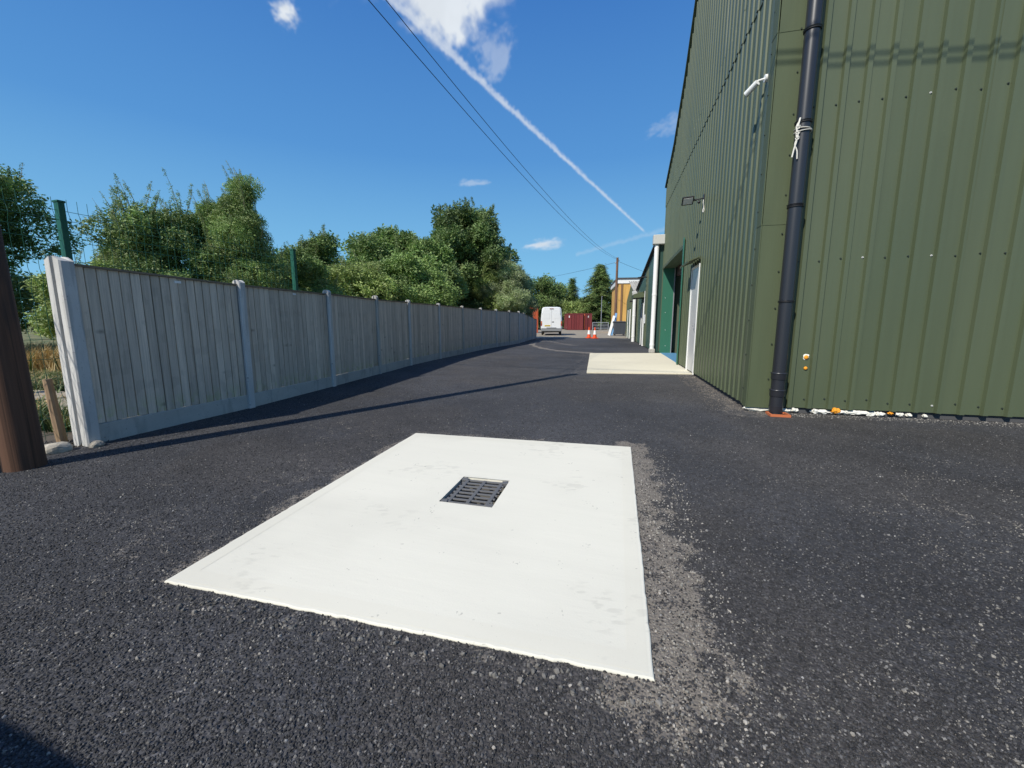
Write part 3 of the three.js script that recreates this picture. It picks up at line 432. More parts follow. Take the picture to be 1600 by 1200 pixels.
  mesh('near_jamb', box(.44, 3.3, .03, .20, 1.65, -6.035), teal, shed);
  mesh('near_jamb_trim', box(.02, 3.36, .12, -.046, 1.72, -6.0), teal, shed);
  mesh('lintel', box(.42, .02, 4.56, .19, 3.196, -8.32), flash, shed);
  mesh('lintel_drip', box(.02, .09, 4.6, -.045, 3.19, -8.34), flash, shed);
  mesh('far_jamb_edge', box(.03, 3.2, .05, .385, 1.6, -10.57), steel, shed);
  { const g = []; for (const y of [.3, .9, 1.55, 2.1]) g.push(new THREE.SphereGeometry(.012, 8, 6).translate(.2 - .05 * y, y, -10.595)); mesh('jamb_rivets', merge(g), white, shed).userData.kind = 'stuff'; }
  mesh('shutter_box', box(.42, .38, 4.5, .66, 3.08, -8.3, .03), std({ color: [.10, .055, .05], roughness: .6 }), shed);
  mesh('blue_floor', box(5.2, .03, 4.54, 2.62, .02, -8.32), std({ color: [.10, .27, .46], roughness: .5 }), shed);
  mesh('inner_wall', merge([box(.06, 6, 3.6, .30, 3, -1.95), box(.06, 3.7, .95, .3, 4.4, -4.27), box(.06, 6, 1.24, .30, 3, -5.40), box(.06, 2.8, 4.56, .42, 4.62, -8.33), box(.06, 6, .3, .30, 3, -10.78), box(.06, 3, 9.5, .3, 7.2, -5.45)]), cladDark, shed);
  mesh('far_wall', box(11, 6.08, .08, 5.55, 3.02, -10.92), cladDark, shed);
  mesh('inner_partition', box(.08, 6.1, 10.7, 5.4, 3.05, -5.5), cladDark, shed);
  mesh('front_backing', box(10.6, 5.9, .05, 5.75, 3.0, -.06), cladDark, shed);
  mesh('side_wall', box(.08, 6.1, 10.9, 11.02, 3.05, -5.48), clad2, shed);
  for (let i = 0; i < rake.length - 1; i++) { const [s0, y0] = rake[i], [s1, y1] = rake[i + 1], L = Math.hypot(s1 - s0, y1 - y0), g = box(11.3, .05, L + .03, 0, 0, 0); g.rotateX(Math.atan2(y1 - y0, s1 - s0)); g.translate(5.56, (y0 + y1) / 2 + .03, -(s0 + s1) / 2); mesh('roof_sheet', g, flash, shed); }
  for (const y of [1.0, 2.2]) mesh('sheeting_rail', box(.05, .14, 4.4, .5, y + 3, -8.3), steel, shed);
}
{ // metal trestle just inside the doorway
  const t = thing('work_stand', 'dark metal work stand just inside the open doorway', 'stand', [5.35, .035, -12.2], -.2366), m = std({ color: [.06, .065, .07], roughness: .45, metalness: .5 });
  mesh('column', box(.07, .9, .07, 0, .47, 0, .006), m, t); mesh('top_plate', box(.42, .03, .36, 0, .935, 0, .006), m, t); mesh('base_bar', merge([box(.5, .05, .06, 0, .025, -.16, .006), box(.5, .05, .06, 0, .025, .16, .006), box(.06, .05, .3, 0, .05, 0)]), m, t);
  mesh('crank_wheel', new THREE.TorusGeometry(.11, .012, 8, 20).translate(0, .55, .09), steel, t); mesh('side_box', box(.18, .26, .14, .13, .6, 0, .01), std({ color: [.12, .13, .13], roughness: .5 }), t);
}
{ // rain water pipe on the shed corner
  const t = thing('drainpipe', 'long black drainpipe on the corner of the green shed', 'drainpipe', [3.444, 0, -5.24]), m = phy({ color: [.020, .021, .026], roughness: .38, clearcoat: .25, clearcoatRoughness: .3 }), R = .078;
  const cuts = [.10, .32, .54, 1.456, 2.6, 3.53, 4.51, 6.2];
  for (let i = 0; i < cuts.length - 1; i++) mesh('pipe_length', new THREE.CylinderGeometry(R, R, cuts[i + 1] - cuts[i], 32).translate(0, (cuts[i] + cuts[i + 1]) / 2, 0), m, t);
  for (const y of cuts.slice(1, -1)) { const big = y < .6; mesh('collar', new THREE.LatheGeometry([[R, -.10], [R + .010, -.095], [R + .010, -.01], [R + .016, -.006], [R + .016, .012], [R + .006, .016], [R, .02]].map(([a, b]) => new THREE.Vector2(a - .001, b * (big ? .8 : .22) + y)), 32), m, t); }
  mesh('shoe', new THREE.CylinderGeometry(R + .004, R - .004, .12, 32).translate(0, .06, 0), m, t);
  for (const y of [1.44, 2.57, 3.51, 4.49]) { const b = mesh('bracket', merge([box(.05, .03, .06, 0, y, -.10, .006), new THREE.TorusGeometry(R + .006, .006, 6, 28).rotateX(Math.PI / 2).translate(0, y, 0)]), blackM, t); b.rotation.y = -.2366; }
  // gully under it
  const q = thing('drain_gully', 'orange clay gully tile under the black drainpipe', 'gully', [3.43, 0, -5.16], -.25), cl = std({ color: [.50, .14, .05], roughness: .8 });
  mesh('rim', merge([box(.23, .03, .022, 0, .016, .085), box(.23, .03, .022, 0, .016, -.085), box(.022, .03, .15, .104, .016, 0), box(.022, .03, .15, -.104, .016, 0)]), cl, q); mesh('bowl', box(.19, .01, .15, 0, .008, 0), blackM, q);
  // rope knotted round the pipe
  const rp = std({ color: [.66, .63, .56], roughness: .9 }), o = thing('rope_tie', 'frayed off white rope tied round the black drainpipe', 'rope', [3.444, 3.43, -5.24]);
  const loop = []; for (let i = 0; i <= 30; i++) { const a = i / 30 * 6.283 * 1.9; loop.push([Math.cos(a) * (R + .010), .03 * Math.sin(a * .5) + i * .0012 - .02, Math.sin(a) * (R + .010)]); } mesh('loop', limb(loop, .006, .006, 6), rp, o);
  mesh('strand', limb([[-.075, .12, .05], [-.095, .05, .06], [-.105, -.04, .05], [-.095, -.12, .055], [-.115, -.22, .05], [-.13, -.31, .05]], .011, .009, 6), rp, o); mesh('strand', limb([[-.08, .09, .05], [-.11, .02, .05], [-.09, -.08, .06], [-.11, -.17, .05], [-.085, -.24, .06], [-.075, -.33, .06]], .010, .008, 6), rp, o);
  for (let i = 0; i < 3; i++) mesh('knot', new THREE.TorusKnotGeometry(.014, .007, 40, 6).translate(-.093, .02 - i * .06, .058), rp, o);
}
const onWall = (s, y, d) => [3.2 + .2344 * s - .9721 * d, y, -5.45 - .9721 * s - .2344 * d];
{ // security camera and floodlight on the long wall
  const c = thing('security_camera', 'small white bullet security camera high on the green shed corner', 'camera', onWall(.30, 4.27, .03), -.2366);
  mesh('wall_plate', new THREE.CylinderGeometry(.045, .045, .03, 20).rotateZ(Math.PI / 2), white, c); mesh('arm', merge([bar([0, 0, 0], [-.09, -.02, 0], .014), bar([-.09, -.02, 0], [-.11, -.055, .0], .018)]), white, c);
  const b = mesh('housing', merge([new THREE.CylinderGeometry(.036, .036, .17, 20).rotateX(Math.PI / 2), new THREE.CylinderGeometry(.041, .041, .13, 20, 1, true, -1.6, 3.2).rotateX(Math.PI / 2).translate(0, .004, .03)]), white, c); b.position.set(-.15, -.09, -.02); b.quaternion.setFromUnitVectors(new THREE.Vector3(0, 0, 1), new THREE.Vector3(-.55, -.42, -.72).normalize()); mesh('lens', new THREE.CylinderGeometry(.027, .027, .01, 16).rotateX(Math.PI / 2).translate(0, 0, .085), blackM, b);
  const f = thing('floodlight', 'small black floodlight on a bent arm above the white door', 'floodlight', onWall(3.78, 3.78, .03), -.2366);
  const dk = std({ color: [.025, .026, .028], roughness: .5 });
  mesh('wall_plate', box(.03, .12, .10, 0, .02, 0, .006), dk, f); mesh('arm', merge([bar([0, .01, 0], [-.15, -.02, 0], .014), bar([-.15, -.02, 0], [-.20, -.02, 0], .022)]), dk, f); mesh('sensor', merge([new THREE.SphereGeometry(.032, 14, 10).translate(-.10, -.075, .02), box(.02, .05, .02, -.10, -.045, .02)]), dk, f);
  const hd = mesh('head', merge([box(.24, .035, .19, 0, 0, 0, .01), ...[-3, -2, -1, 0, 1, 2, 3].map((k) => box(.006, .02, .16, k * .03, .026, 0))]), dk, f); hd.position.set(-.32, -.03, 0); hd.rotation.set(-.75, 0, .12); mesh('glass', box(.19, .006, .14, 0, -.019, 0, .002), std({ color: [.85, .85, .84], roughness: .5 }), hd);
  mesh('cable', limb([[-.01, -.03, .03], [-.02, -.1, .05], [.0, -.18, .04], [-.02, -.26, .05], [-.01, -.3, .07], [0, -.25, .08], [-.01, -.18, .06]], .009, .009, 6), std({ color: [.55, .54, .50], roughness: .7 }), f);
}

// ------------------------------------------------------------------ lower green sheds beyond (local: wall is x = 0, runs to -z)
const polyWall = (pts, x, mat, name, parent, t = .08) => { const s = new THREE.Shape(pts.map(([z, y]) => new THREE.Vector2(-z, y))), g = new THREE.ExtrudeGeometry(s, { depth: t, bevelEnabled: false }); g.rotateY(Math.PI / 2); g.translate(x, 0, 0); return mesh(name, g, mat, parent); };
function sideSheet(z0, z1, y0, top, x) { // sheets on a wall facing -x
  const g = sheetGeo(z0, z1, y0, top, .03, .032, 1); g.rotateY(-Math.PI / 2); g.translate(x, 0, 0); const p = g.attributes.position, a = p.array; for (let i = 0; i < p.count; i++) p.setZ(i, -p.getZ(i)); g.computeVertexNormals(); return g;
}
function dpipe(parent, x, z, h, r, m, name = 'downpipe') { const d = mesh(name, new THREE.CylinderGeometry(r, r, h, 20).translate(x, h / 2 + .02, z), m, parent); mesh('pipe_collar', merge([.32, h * .55].map((y) => new THREE.CylinderGeometry(r + .009, r + .009, .07, 20).translate(x, y, z))), m, d); return d; }
{
  const t = thing('green_annex', 'dark green clad shed with sloping roof and white downpipe past the doorway', 'building', [5.62, 0, -16.1], -.2127), L = 9.1, top = (s) => 4.32 - 1.26 * s / L;
  const g2 = phy({ color: [.034, .074, .062], map: dirtMap, roughness: .5, roughnessMap: roughMap, clearcoat: .25, clearcoatRoughness: .2, side: THREE.DoubleSide });
  for (let i = 0; i < 8; i++) mesh('cladding_sheet', sideSheet(L * i / 8, L * (i + 1) / 8 + .01, .06, top, -.003 - .0015 * (i % 2)), i % 4 < 3 ? g2 : clad2, t);
  mesh('end_wall', box(.5, 4.3, .05, .25, 2.17, .0), g2, t); polyWall([[-.05, 0], [-.05, 4.28], [-L, 3.03], [-L, 0]], .02, cladDark, 'inner_wall', t);
  { const g = box(6, .06, L + .3, 2.86, 0, -L / 2), p = g.attributes.position; for (let i = 0; i < p.count; i++) p.setY(i, p.getY(i) + top(-p.getZ(i)) + .06); g.computeVertexNormals(); mesh('roof', g, std({ color: [.05, .055, .06], roughness: .7 }), t); }
  mesh('gutter_box', box(.62, .34, .30, .02, 4.25, .12, .02), std({ color: [.50, .50, .47], roughness: .6 }), t);
  dpipe(t, -.14, .12, 4.06, .085, white);
  mesh('pipe_boot', box(.22, .16, .2, -.14, .09, .12, .02), concOld, t);
  // second door with a hood and lamp
  const d = mesh('door', box(.05, 2.05, .9, -.02, 1.06, -5.3), g2, t); mesh('door_frame', merge([box(.08, 2.12, .06, -.035, 1.07, -4.82), box(.08, 2.12, .06, -.035, 1.07, -5.78), box(.08, .06, 1.02, -.035, 2.12, -5.3)]), white, d); mesh('handle', box(.06, .03, .12, -.07, 1.05, -4.98), steel, d);
  { const s = new THREE.Shape(); s.moveTo(0, 0); s.lineTo(-.55, -.16); s.lineTo(-.55, -.34); s.lineTo(0, -.30); const g = new THREE.ExtrudeGeometry(s, { depth: 1.5, bevelEnabled: false }); g.translate(-.03, 2.72, -6.05); mesh('door_hood', g, flash, t); }
  mesh('notice_board', box(.03, .42, .5, -.05, 1.35, -4.2, .004), white, t); mesh('white_sign', box(.02, .7, .12, -.06, 2.35, -4.45), white, t);
  mesh('wall_lamp', merge([box(.34, .05, .08, -.2, 3.32, -4.0, .01), box(.12, .05, .18, -.4, 3.30, -4.0, .01)]), blackM, t);
}
{
  const t = thing('green_gable_shed', 'low green gabled shed with grey corrugated roof at far end', 'building', [7.58, 0, -25.35], -.2127), E = 3.0, RG = 4.02, mid = 4.9, L = 9.8;
  const top = (s) => s < mid ? lerp(E, RG, s / mid) : lerp(RG, E - .1, (s - mid) / (L - mid));
  for (let i = 0; i < 9; i++) mesh('cladding_sheet', sideSheet(L * i / 9, L * (i + 1) / 9 + .01, .06, top, -.003 - .0015 * (i % 2)), i % 3 ? clad2 : clad, t);
  polyWall([[0, 0], [0, E - .03], [-mid, RG - .04], [-L, E - .12], [-L, 0]], .02, cladDark, 'inner_wall', t);
  mesh('end_wall', box(6, E, .06, 3.02, E / 2, .0), clad2, t);
  const rm = std({ map: concTex, color: [.72, .70, .66], roughness: .95, side: THREE.DoubleSide });
  for (const k of [0, 1]) for (let i = 0; i < 4; i++) { const g = sheetGeo(-.22 + i * 1.55, -.22 + (i + 1) * 1.55 + .03, 0, Math.hypot(mid, RG - E) + .2, 0, .05, 1, .16); g.rotateX(-Math.PI / 2 + Math.atan2(RG - E, mid)); if (k) { g.rotateY(Math.PI); g.translate(6, 0, -L - .16); } else g.translate(0, 0, .16); g.translate(0, E + .02 - .004 * i, 0); mesh('roof_sheet', g, rm, t); }
  mesh('gutter', box(6.2, .13, .14, 2.8, E - .03, .24, .02), std({ color: [.55, .55, .52], roughness: .6 }), t);
  dpipe(t, -.14, .22, E - .15, .10, white); mesh('hopper', box(.3, .24, .24, -.13, E - .1, .24, .02), std({ color: [.5, .5, .48], roughness: .6 }), t);
  for (const z of [-4.6, -6.8]) mesh('corner_post', box(.07, 2.1, .07, -.06, 1.07, z), white, t);
  mesh('door', merge([box(.05, 2.2, 2.0, -.03, 1.12, -5.7)]), green, t);
  mesh('wall_lamp', merge([box(.2, .1, .12, -.12, 2.6, -3.0, .02)]), blackM, t);
}
{
  const och = std({ map: tex(512, 512, (u, v, i, j) => { const n = fbm(u * 60, v * 6, 4), m = fbm(u * 5, v * 5, 3), q = (.75 + .35 * n + .2 * (m - .5)) * (.94 + .12 * hash2(i, j)); return [.62 * q, .36 * q, .10 * q]; }), roughness: .85 });
  const t = thing('ochre_building', 'ochre yellow timber building with flat white fascia behind the green sheds', 'building', [11.7, 0, -46], -.16);
  mesh('wall', box(7, 5.4, .2, 3.5, 2.7, 0), och, t); mesh('side_wall', box(.2, 5.4, 9, .1, 2.7, -4.6), och, t); mesh('roof', box(7.5, .14, 9.6, 3.5, 5.92, -4.5), std({ color: [.06, .06, .065], roughness: .8 }), t);
  mesh('fascia', merge([box(7.4, .46, .08, 3.5, 5.62, .16), box(.08, .46, 9.4, -.14, 5.62, -4.6)]), white, t); for (const x of [.35, 1.55, 2.75]) mesh('timber_post', box(.2, 5.35, .1, x, 2.68, .14), std({ color: [.20, .11, .05], roughness: .8 }), t);
}

// ------------------------------------------------------------------ white van, seen from behind
{
  const t = thing('white_van', 'white high roof panel van parked beyond the fence end, rear doors facing', 'van', [3.62, 0, -38.0], -.10);
  const paint = phy({ color: [.72, .73, .73], roughness: .3, clearcoat: .6, clearcoatRoughness: .15 }), grey = std({ color: [.20, .21, .22], roughness: .6 }), dk = std({ color: [.02, .02, .022], roughness: .5 });
  // body as cross sections along its length: width, sill, roof
  const sec = [[0, .90, .55, 2.50, .80], [-.12, .97, .50, 2.58, .84], [-3.6, .98, .45, 2.62, .84], [-4.3, .97, .45, 2.48, .80], [-4.75, .95, .45, 1.9, .80], [-5.3, .93, .45, 1.25, .82], [-5.7, .86, .5, .95, .80]];
  const ring = ([z, w, lo, hi, k]) => { const p = []; const a = [[-w * .96, lo], [-w, lo + .12], [-w, lo + (hi - lo) * .42], [-w * .985, lo + (hi - lo) * .58], [-w * (k + .06), hi - .16], [-w * (k - .03), hi - .04], [-w * .5, hi]]; for (const q of a) p.push([q[0], q[1], z]); for (const q of a.slice().reverse()) p.push([-q[0], q[1], z]); return p; };
  const rings = sec.map(ring), V = []; for (let i = 0; i < rings.length - 1; i++) { const A = rings[i], B = rings[i + 1], n = A.length; for (let k = 0; k < n; k++) { const l = (k + 1) % n; V.push(...A[k], ...A[l], ...B[l], ...A[k], ...B[l], ...B[k]); } }
  const cap = (rg, f) => { for (let k = 1; k < rg.length - 1; k++) f ? V.push(...rg[0], ...rg[k + 1], ...rg[k]) : V.push(...rg[0], ...rg[k], ...rg[k + 1]); }; cap(rings[0], true); cap(rings.at(-1), false);
  const bg = new THREE.BufferGeometry(); bg.setAttribute('position', new THREE.Float32BufferAttribute(V, 3)); bg.computeVertexNormals(); paint.side = THREE.DoubleSide; mesh('body', toCreasedNormals(bg, .5), paint, t);
  const dg = (s) => { const sh = new THREE.Shape([[.012, .66], [.85, .66], [.845, 1.5], [.76, 2.22], [.70, 2.30], [.012, 2.34]].map(([x, y]) => new THREE.Vector2(x * s, y))); return new THREE.ExtrudeGeometry(sh, { depth: .02, bevelEnabled: true, bevelSize: .006, bevelThickness: .008, bevelSegments: 2 }).translate(0, 0, .012); };
  for (const s of [-1, 1]) { const d = mesh('rear_door', dg(s), paint, t); mesh('hinge', merge([box(.05, .09, .03, s * .87, 1.0, .03), box(.05, .09, .03, s * .80, 1.95, .02)]), dk, d); if (s > 0) mesh('handle', box(.2, .07, .03, .14, 1.22, .045, .01), dk, d); mesh('pressed_panel', box(.52, .55, .012, s * .43, 1.78, .044, .005), paint, d); }
  mesh('brake_light_strip', box(.36, .04, .03, 0, 2.42, .035), std({ color: [.25, .02, .02], roughness: .3 }), t);
  for (const s of [-1, 1]) { const l = mesh('tail_light', box(.12, .42, .06, s * .90, 1.08, .0, .012), phy({ color: [.42, .03, .025], roughness: .25, clearcoat: .6 }), t); mesh('indicator', box(.1, .1, .02, s * .90, 1.14, .036), std({ color: [.5, .2, .03], roughness: .3 }), l); mesh('mirror', box(.22, .32, .12, s * 1.13, 1.55, -4.5, .03), dk, t); }
  mesh('bumper', merge([box(1.86, .30, .26, 0, .52, .08, .05), box(.9, .05, .2, 0, .70, .14, .015)]), grey, t);
  const np = mesh('number_plate', box(.52, .115, .014, -.36, .88, .052, .003), std({ color: [.72, .50, .04], roughness: .4 }), t); mesh('plate_lettering', merge([-.18, -.12, -.06, .0, .08, .14, .2].map((x) => box(.035, .06, .006, -.36 + x, .88, .060))), dk, np);
  mesh('underbody', box(1.5, .22, 5.2, 0, .38, -2.7), dk, t);
  for (const s of [-1, 1]) for (const z of [-1.05, -4.7]) { const w = new THREE.Group(); w.name = 'wheel'; t.add(w); w.position.set(s * .84, .345, z); mesh('tyre', new THREE.TorusGeometry(.255, .095, 12, 28).rotateY(Math.PI / 2), dk, w); mesh('rim', new THREE.CylinderGeometry(.2, .2, .12, 20).rotateZ(Math.PI / 2), steel, w); }
  for (const s of [-1, 1]) mesh('cab_window', box(.02, .55, .95, s * .935, 1.72, -4.35), phy({ color: [.02, .025, .03], roughness: .08 }), t);
}

// ------------------------------------------------------------------ containers, cones, bin, boards, gate
function container(name, p, turn, w, h, d, col, label, group) {
  const t = thing(name, label, 'container', p, turn, group), m = std({ color: col, roughness: .55, side: THREE.DoubleSide }), fr = std({ color: col.map((c) => c * .8), roughness: .5 });
  const q = sheetGeo(-w / 2 + .08, w / 2 - .08, .15, h - .1, 0, .03, 1, .2); mesh('front_panel', q.translate(0, 0, -.02), m, t);
  for (const s of [-1, 1]) { mesh('side_panel', sheetGeo(0, d, .15, h - .1, 0, .035, 1, .28).rotateY(Math.PI / 2).translate(s * (w / 2 - .02), 0, 0), m, t); mesh('corner_post', box(.12, h, .12, s * (w / 2 - .06), h / 2, -.04, .01), fr, t); }
  mesh('roof', box(w, .06, d, 0, h - .03, -d / 2), fr, t); mesh('sill', merge([box(w - .26, .16, .12, 0, .09, -.04), box(w - .26, .12, .1, 0, h - .12, -.04)]), fr, t);
  for (const x of [-.55, -.18, .18, .55]) mesh('locking_bar', merge([bar([x * w / 2.44, .12, .045], [x * w / 2.44, h - .1, .045], .02), box(.08, .05, .05, x * w / 2.44, 1.05, .05)]), fr, t); mesh('door_gap', box(.02, h - .3, .01, 0, h / 2, .02), blackM, t);
  return t;
}
const mar = [.19, .032, .034];
const c1 = container('shipping_container', [9.75, 0, -64], -.05, 2.5, 2.55, 6, mar, 'maroon shipping container end on, just right of the white van', 'maroon containers'); mesh('white_mark', box(.14, .3, .01, -.9, 2.05, .045), white, c1);
const c2 = container('shipping_container', [11.75, 0, -64.3], -.05, 1.3, 2.55, 6, mar, 'narrow maroon container end beside the cones', 'maroon containers'); mesh('white_mark', box(.14, .3, .01, .1, 2.05, .045), white, c2); mesh('orange_stripe', box(.14, 2.3, .02, -.5, 1.3, .055), std({ color: [.55, .13, .04], roughness: .6 }), c2);
container('shipping_container', [2.25, 0, -47.5], .05, 1.5, 2.9, 2.4, [.50, .10, .035], 'bright orange red metal store half hidden left of the white van');
function cone(p, label) {
  const t = thing('traffic_cone', label, 'cone', p, .4, 'traffic cones at the end of the tarmac'), o = std({ color: [.72, .085, .02], roughness: .5 }), w = std({ color: [.82, .82, .80], roughness: .4 });
  const H = .84, rr = (y) => lerp(.155, .032, (y - .04) / (H - .04)), seg = (a, b, e) => new THREE.CylinderGeometry(rr(b) + e, rr(a) + e, b - a, 28, 1, true).translate(0, (a + b) / 2, 0);
  mesh('base', merge([box(.40, .045, .40, 0, .024, 0, .012), box(.33, .03, .33, 0, .055, 0, .01)]), o, t); mesh('body', merge([seg(.04, H, 0), new THREE.CylinderGeometry(.032, .032, .006, 20).translate(0, H, 0)]), o, t); mesh('reflective_band', seg(.30, .60, .004), w, t); 
}
cone([6.15, 0, -30.6], 'right orange and white traffic cone where the tarmac ends'); cone([5.83, 0, -31.2], 'left orange and white traffic cone where the tarmac ends');
{
  const t = thing('grey_bin', 'dark grey wheeled waste bin beside the far utility pole', 'bin', [9.72, 0, -37.4], -.1), m = std({ color: [.055, .062, .075], roughness: .5 });
  const s = new THREE.Shape([[-.46, .14], [.46, .14], [.54, 1.16], [-.54, 1.16]].map((p) => new THREE.Vector2(...p))); mesh('body', new THREE.ExtrudeGeometry(s, { depth: .72, bevelEnabled: true, bevelSize: .02, bevelThickness: .02, bevelSegments: 2 }).translate(0, 0, -.36), m, t);
  mesh('lid', merge([box(1.2, .07, .86, 0, 1.21, 0, .03), box(1.12, .06, .3, 0, 1.26, -.2, .03)]), m, t); for (const x of [-.4, .4]) for (const z of [-.28, .28]) mesh('wheel', new THREE.CylinderGeometry(.09, .09, .05, 16).rotateZ(Math.PI / 2).translate(x, .09, z), blackM, t); for (const x of [-.3, 0, .3]) mesh('rib', box(.05, .85, .03, x, .62, .385), m, t);
}
for (const [a, b, col, w, label] of [[[8.75, .0, -37.2], [9.35, 1.75, -37.9], [.80, .80, .78], .22, 'white board leaning beside the grey bin'], [[9.0, .0, -37.3], [9.6, 2.0, -38.2], [.16, .33, .55], .2, 'pale blue board leaning behind the white board by grey bin']]) { const g = new RoundedBoxGeometry(w, new THREE.Vector3(...a).distanceTo(new THREE.Vector3(...b)), .035, 2, .006), A = new THREE.Vector3(...a), B = new THREE.Vector3(...b), m = single('leaning_board', g, std({ color: col, roughness: .6 }), label, 'board', 'boards leaning by the bin'); m.quaternion.setFromUnitVectors(new THREE.Vector3(0, 1, 0), B.clone().sub(A).normalize()); m.position.copy(A.add(B).multiplyScalar(.5)); m.position.y += .02; }
{
  const t = thing('metal_gate', 'grey tubular metal gate standing far off below the cedar', 'gate', [13.7, 0, -64], -.05), gal = std({ color: [.42, .44, .46], roughness: .5, metalness: .4 });
  mesh('frame', merge([bar([-1.2, 1.15, 0], [1.2, 1.15, 0], .04), bar([-1.2, .2, 0], [1.2, .2, 0], .035), bar([-1.2, 0, 0], [-1.2, 1.2, 0], .05), bar([1.2, 0, 0], [1.2, 1.2, 0], .05)]), gal, t); for (const y of [.44, .68, .9]) mesh('rail', bar([-1.2, y, 0], [1.2, y, 0], .025), gal, t);
  const f = thing('palisade_fence', 'grey metal panel fence at the back of the yard under dark trees', 'fence', [11, 0, -70], 0), pm = std({ color: [.10, .115, .125], roughness: .6 });
  for (let i = 0; i < 7; i++) { mesh('panel', sheetGeo(0, 2.3, .05, 1.7, 0, .03, 1, .23).translate(i * 2.4 + .05, 0, 0), pm, f); mesh('post', box(.08, 1.85, .08, i * 2.4, .93, 0), pm, f); }
  const l = thing('lamp_post', 'thin grey post standing in front of the far dark cedar', 'post', [14.2, 0, -66]); mesh('shaft', new THREE.CylinderGeometry(.05, .08, 5.2, 12).translate(0, 2.6, 0), steel, l); mesh('head', box(.12, .08, .4, 0, 5.22, .14, .02), steel, l);
}

// ------------------------------------------------------------------ trees and shrubs
function leafClump(n, size, spread, seed, ratio = .5) {
  const r = rngOf(seed), V = [], N = []; const q = new THREE.Quaternion(), e = new THREE.Euler(), a = [new THREE.Vector3(0, 0, 0), new THREE.Vector3(ratio * .5, .12, .45), new THREE.Vector3(0, -.03, 1), new THREE.Vector3(-ratio * .5, .12, .45)];
  for (let i = 0; i < n; i++) { q.setFromEuler(e.set((r() - .5) * 2.4, r() * 6.283, (r() - .5) * 1.6)); const o = new THREE.Vector3((r() - .5), (r() - .5) * .8, (r() - .5)).multiplyScalar(spread), s = size * (.7 + .6 * r()), p = a.map((v) => v.clone().multiplyScalar(s).applyQuaternion(q).add(o)); V.push(...[0, 1, 2, 0, 2, 3].flatMap((k) => p[k].toArray())); }
  const g = new THREE.BufferGeometry(); g.setAttribute('position', new THREE.Float32BufferAttribute(V, 3)); g.computeVertexNormals(); return g;
}
const leafM = phy({ color: [1, 1, 1], roughness: .62, transmission: .42, thickness: 0, side: THREE.DoubleSide, ior: 1.4 });
const needleM = std({ color: [1, 1, 1], roughness: .75, side: THREE.DoubleSide });
const CL = { small: leafClump(9, .075, .20, 3), fine: leafClump(11, .055, .17, 4, .36), big: leafClump(9, .17, .42, 5), far: leafClump(8, .30, .75, 6), willow: leafClump(10, .13, .30, 8, .26), needle: leafClump(12, .5, .55, 9, .10) };
const barkM = std({ map: farPoleM.map, color: [.75, .8, .85], roughness: .95 }), barkP = std({ map: concTex, color: [.40, .34, .26], roughness: .95 });
function branches(t, h, r0, spread, seed, n = 6, base = .2) {
  const r = rngOf(seed), trunk = mesh('trunk', limb([[0, -.1, 0], [(r() - .5) * .2, h * .3, (r() - .5) * .2], [(r() - .5) * .4, h * .62, (r() - .5) * .4], [(r() - .5) * .5, h * .93, (r() - .5) * .5]], r0, r0 * .2), barkM, t);
  for (let i = 0; i < n; i++) { const y = h * (base + (.85 - base) * i / n), a = r() * 6.28, L = spread * (.55 + .4 * r()) * (1 - .5 * i / n); mesh('limb', limb([[0, y, 0], [Math.cos(a) * L * .5, y + L * .35, Math.sin(a) * L * .5], [Math.cos(a) * L, y + L * .6, Math.sin(a) * L]], r0 * .4, r0 * .1, 6), barkM, t); }
}
